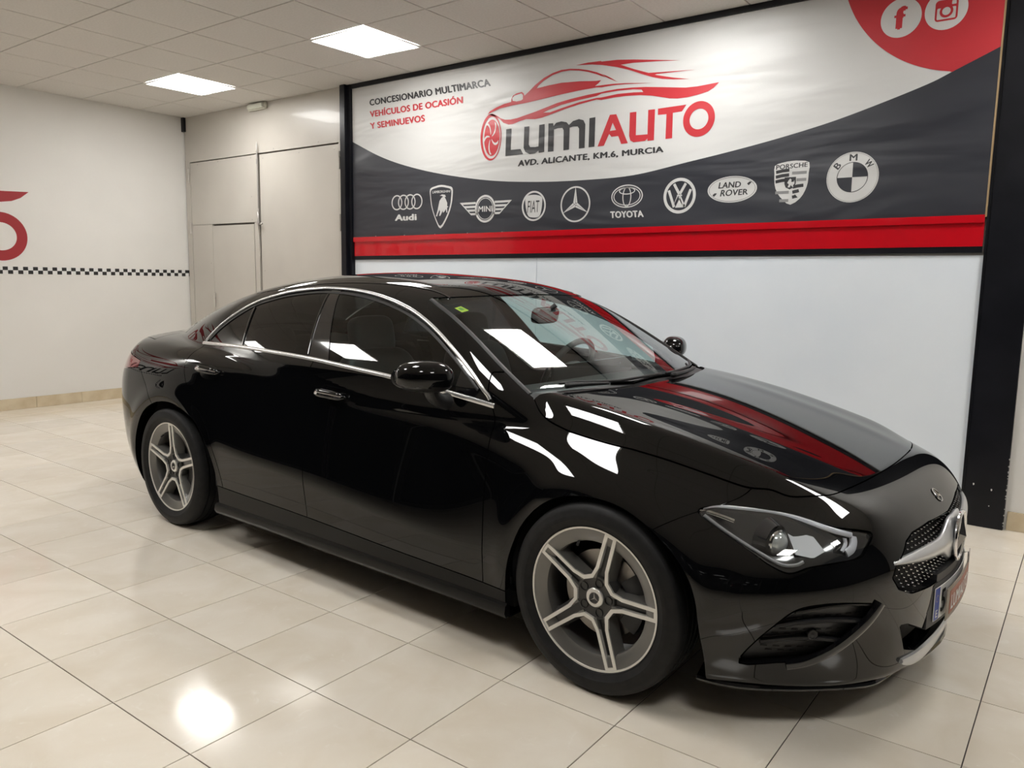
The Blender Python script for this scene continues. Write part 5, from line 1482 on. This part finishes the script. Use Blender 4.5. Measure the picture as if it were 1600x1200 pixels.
# ---- brand emblems along the dark field
def ring(cx, cz, rx, rz, t): return [circ(cx, cz, rx, rz), circ(cx, cz, rx - t, rz - t)]
for q in (-4.132, -4.050, -3.968, -3.885): bp_('ring_emblem', ring(q, 2.039, .067, .067, .011), ban_w, 1)
bt_('emblem_lettering', 'Audi', ART['audi_t'], ban_w, 1, .05)
sh = [tuple(q) for q in smooth_loop(ART['shield'], 3)]; sc_ = (-3.63, 2.0)
bp_('shield_emblem', [sh, scaled(sh, .90, sc_)], ban_w, 1); bp_('shield_emblem', [ART['bull']], ban_w, 1); bt_('emblem_lettering', 'LAMBORGHINI', ART['shield_t'], ban_w, 1, .03)
mc = (-3.110, 1.945)
bp_('wing_emblem', ring(*mc, .108, .112, .017), ban_w, 1); bp_('wing_emblem', ring(*mc, .084, .088, .005), ban_w, 1); bt_('emblem_lettering', 'MINI', ART['mini_t'], ban_w, 1, .02)
for s in (-1, 1):
    for k in range(4):
        z1 = 2.004 - .030 * k; z0 = z1 - .017; xo = .262 - .034 * k; xi = .100 if k < 3 else .085
        a = [(mc[0] + s * xi, z1), (mc[0] + s * xo, z1), (mc[0] + s * (xo - .020), z0), (mc[0] + s * xi, z0)]
        bp_('wing_emblem', [a], ban_w, 1)
    bp_('wing_emblem', [[(mc[0] + s * .262, 2.004), (mc[0] + s * .140, 1.897), (mc[0] + s * .150, 1.897), (mc[0] + s * .275, 2.004)]], ban_w, 1)
fc = (-2.6185, 1.9465)
bp_('oval_emblem', ring(*fc, .1155, .1165, .014), ban_w, 1); bp_('oval_emblem', [[tuple(q) for q in smooth_loop(ART['fiat_s'], 3)]], ban_w, 1); bt_('emblem_lettering', 'FIAT', ART['fiat_t'], ban_k, 2, -.01)
mc = (-2.232, 1.943); bp_('star_emblem', ring(*mc, .133, .134, .012), ban_w, 1)
for k in range(3):
    a = PI / 2 + 2 * PI * k / 3; b = PI / 3; P = lambda r, t: (mc[0] + r * math.cos(t), mc[1] + r * math.sin(t))
    bp_('star_emblem', [[P(.128, a), P(.022, a + b * .9), P(.004, a + PI)]], ban_w, 1); bp_('star_emblem', [[P(.128, a), P(.010, a - .35), P(.022, a - b)]], ban_w, 1)
tc_ = (-1.7915, 1.981)
bp_('oval_emblem', ring(*tc_, .1285, .082, .008), ban_w, 1); bp_('oval_emblem', ring(tc_[0], tc_[1] + .0, .110, .066, .006), ban_w, 1)
bp_('oval_emblem', ring(tc_[0], tc_[1] - .004, .036, .072, .007), ban_w, 1); bp_('oval_emblem', ring(tc_[0], tc_[1] + .038, .066, .026, .007), ban_w, 1)
bt_('emblem_lettering', 'TOYOTA', ART['toy_t'], ban_w, 1, .05)
vc = (-1.379, 1.964); bp_('round_emblem', ring(*vc, .121, .121, .021), ban_w, 1)
def bar(pts, w_):
    P = np.array(pts, float); out = []; inn = []
    for i in range(len(P)):
        d = P[min(i + 1, len(P) - 1)] - P[max(i - 1, 0)]; d /= np.hypot(*d); n = np.array([-d[1], d[0]]) * w_ / 2
        out.append(tuple(P[i] + n)); inn.append(tuple(P[i] - n))
    return out + inn[::-1]
vz = lambda x, z: (vc[0] + x * .095, vc[1] + z * .095)
bp_('round_emblem', [bar([vz(-.46, .86), vz(-.02, .12)], .019), bar([vz(.46, .86), vz(.02, .12)], .019)], ban_w, 1)
bp_('round_emblem', [bar([vz(-.86, .42), vz(-.40, -.80)], .019), bar([vz(.86, .42), vz(.40, -.80)], .019)], ban_w, 1)
bp_('round_emblem', [bar([vz(-.40, -.80), vz(-.02, -.06)], .019), bar([vz(.40, -.80), vz(.02, -.06)], .019), bar([vz(-.2, .02), vz(.2, .02)], .010)], ban_w, 1)
lc = (-1.004, 1.987)
bp_('oval_emblem', [circ(*lc, 0.170, 0.086)], ban_w, 1); bp_('oval_emblem', ring(*lc, 0.170 * .94, 0.086 * .92, .0022), ban_k, 2)
bt_('emblem_lettering', 'LAND', ART['lr_t1'], ban_k, 2, .03); bt_('emblem_lettering', 'ROVER', ART['lr_t2'], ban_k, 2, .03)
for s in (-1, 1):
    x0, z0 = (lc[0] + .118, lc[1] + .032) if s > 0 else (lc[0] - .118, lc[1] - .032)
    bp_('oval_emblem', [[(x0 - .016, z0), (x0 + .0, z0 + .012), (x0 + .016, z0 + .010), (x0 + .004, z0 - .004), (x0 - .006, z0 - .012)]], ban_k, 2)
pr_ = [tuple(q) for q in smooth_loop(ART['por'], 2)]; pc = tuple(np.array(pr_).mean(0))
px0, px1 = min(q[0] for q in pr_), max(q[0] for q in pr_); pz0, pz1 = min(q[1] for q in pr_), max(q[1] for q in pr_)
bp_('crest_emblem', [pr_], ban_w, 1); bt_('emblem_lettering', 'PORSCHE', ART['por_t'], ban_k, 2, .03)
def pq(u, v): return (px0 + (px1 - px0) * u, pz0 + (pz1 - pz0) * v)
grey_p = mat('banner_grey_print', (.25, .25, .25), .4)
for q in range(3):
    bp_('crest_emblem', [bar([pq(.06, .76 - .11 * q), pq(.24, .785 - .11 * q), pq(.44, .795 - .11 * q)], .020)], ban_k, 2)
    bp_('crest_emblem', [bar([pq(.56, .40 - .115 * q), pq(.70, .42 - .115 * q), pq(.86 - .12 * q, .43 - .115 * q)], .020)], ban_k, 2)
for u0, u1, v in ((.52, .93, .72), (.66, .93, .56), (.07, .46, .29), (.20, .46, .10)): bp_('crest_emblem', [bar([pq(u0, v), pq(u1, v)], .018)], grey_p, 2)
bp_('crest_emblem', [[pq(.32, .63), pq(.64, .63), pq(.64, .48), pq(.60, .40), pq(.48, .35), pq(.36, .40), pq(.32, .48)]], ban_k, 3)
bp_('crest_emblem', [[pq(.42, .40), pq(.45, .47), pq(.40, .50), pq(.44, .56), pq(.48, .60), pq(.52, .57), pq(.51, .52), pq(.58, .52), pq(.60, .56), pq(.61, .48), pq(.57, .44), pq(.58, .39), pq(.54, .42), pq(.50, .45), pq(.48, .40)]], ban_w, 4)
mc = (-.249, 2.018); bp_('round_emblem', [circ(*mc, .150)], ban_w, 1); bp_('round_emblem', ring(*mc, .145, .145, .002), grey_p, 2); bp_('round_emblem', ring(*mc, .090, .090, .0035), ban_k, 2)
for a0 in (0, PI): bp_('round_emblem', [[mc] + circ(*mc, .0865, n=14, a0=a0, a1=a0 + PI / 2 * 14 / 13.0)], ban_d, 2)
for ch, a in (('B', 141), ('M', 90), ('W', 39)):
    t = math.radians(a); c = np.array([mc[0] + .1165 * math.cos(t), mc[1] + .1165 * math.sin(t)]); u = np.array([math.sin(t), -math.cos(t)]); v = np.array([math.cos(t), math.sin(t)])
    h_, w_ = .020, (.017 if ch == 'B' else .023)
    bt_('emblem_lettering', ch, [tuple(c - u * w_ - v * h_), tuple(c + u * w_ - v * h_), tuple(c + u * w_ + v * h_), tuple(c - u * w_ + v * h_)], ban_k, 2, .03)
# fixing staples and the raw batten edge
V = []; F = []
for x in list(np.linspace(-4.4, .4, 14)):
    o = len(V); z = zb(x) + .006 - BZ; V += [(x - .006 - BX, -.0105, z), (x + .006 - BX, -.0105, z), (x + .006 - BX, -.0105, z + .004), (x - .006 - BX, -.0105, z + .004)]; F.append((o, o + 1, o + 2, o + 3))
tag(mesh('staple_row', V, F, chrome, banner), kind='stuff')
batten = box('batten', br_ + .0005 - BX, br_ + .011 - BX, -.004, .010, zb(br_) - BZ, bt_z - BZ, mat('raw_wood', (.36, .25, .13), .7), banner)
# red boards and black strip under the banner
def slant(name, z0, z1, y0, y1, m_, par=None):
    a, b = -4.705, .470; d = .0055 * (b - a)
    V = [(a, y0, z0), (b, y0, z0 + d), (b, y0, z1 + d), (a, y0, z1), (a, y1, z0), (b, y1, z0 + d), (b, y1, z1 + d), (a, y1, z1)]
    o = mesh(name, V, [(0, 1, 2, 3), (5, 4, 7, 6), (4, 5, 1, 0), (3, 2, 6, 7), (1, 5, 6, 2), (4, 0, 3, 7)], m_, par); return o
red_b = mat('glossy_red_board', (.55, .004, .012), .18, coat=.5)
t6 = slant('trim_6', 1.698, 1.741, YB - .042, YB - .0305, red_b); tag(t6, kind='structure')
t7 = slant('trim_7', 1.567, 1.699, YB - .028, YB - .013, red_b); tag(t7, kind='structure')
t8 = slant('trim_8', 1.532, 1.5665, YB - .026, YB - .013, blk); tag(t8, kind='structure')
# ---- the same logo painted large on the left wall
wl = empty('wall_logo', (XL, -1.6, 1.4))
tag(wl, 'red and black logo with a red letter O painted on the left wall', 'painted logo')
for nm, lp, c in LOGO:
    if nm == 'logo_wheel': continue
    me = curve_mesh('wall_' + nm.split('_')[1], [[(.196 + (x - OC[0]) * 2.08, 1.706 + (z - OC[1]) * 2.0) for x, z in q] for q in lp], .0003)
    o = link('wall_' + nm.split('_')[1], me, blk_p if c == 'k' else red_w, wl)
    o.matrix_local = Matrix(((0, 0, 1, .0012), (1, 0, 0, 1.6), (0, 1, 0, -1.4), (0, 0, 0, 1)))
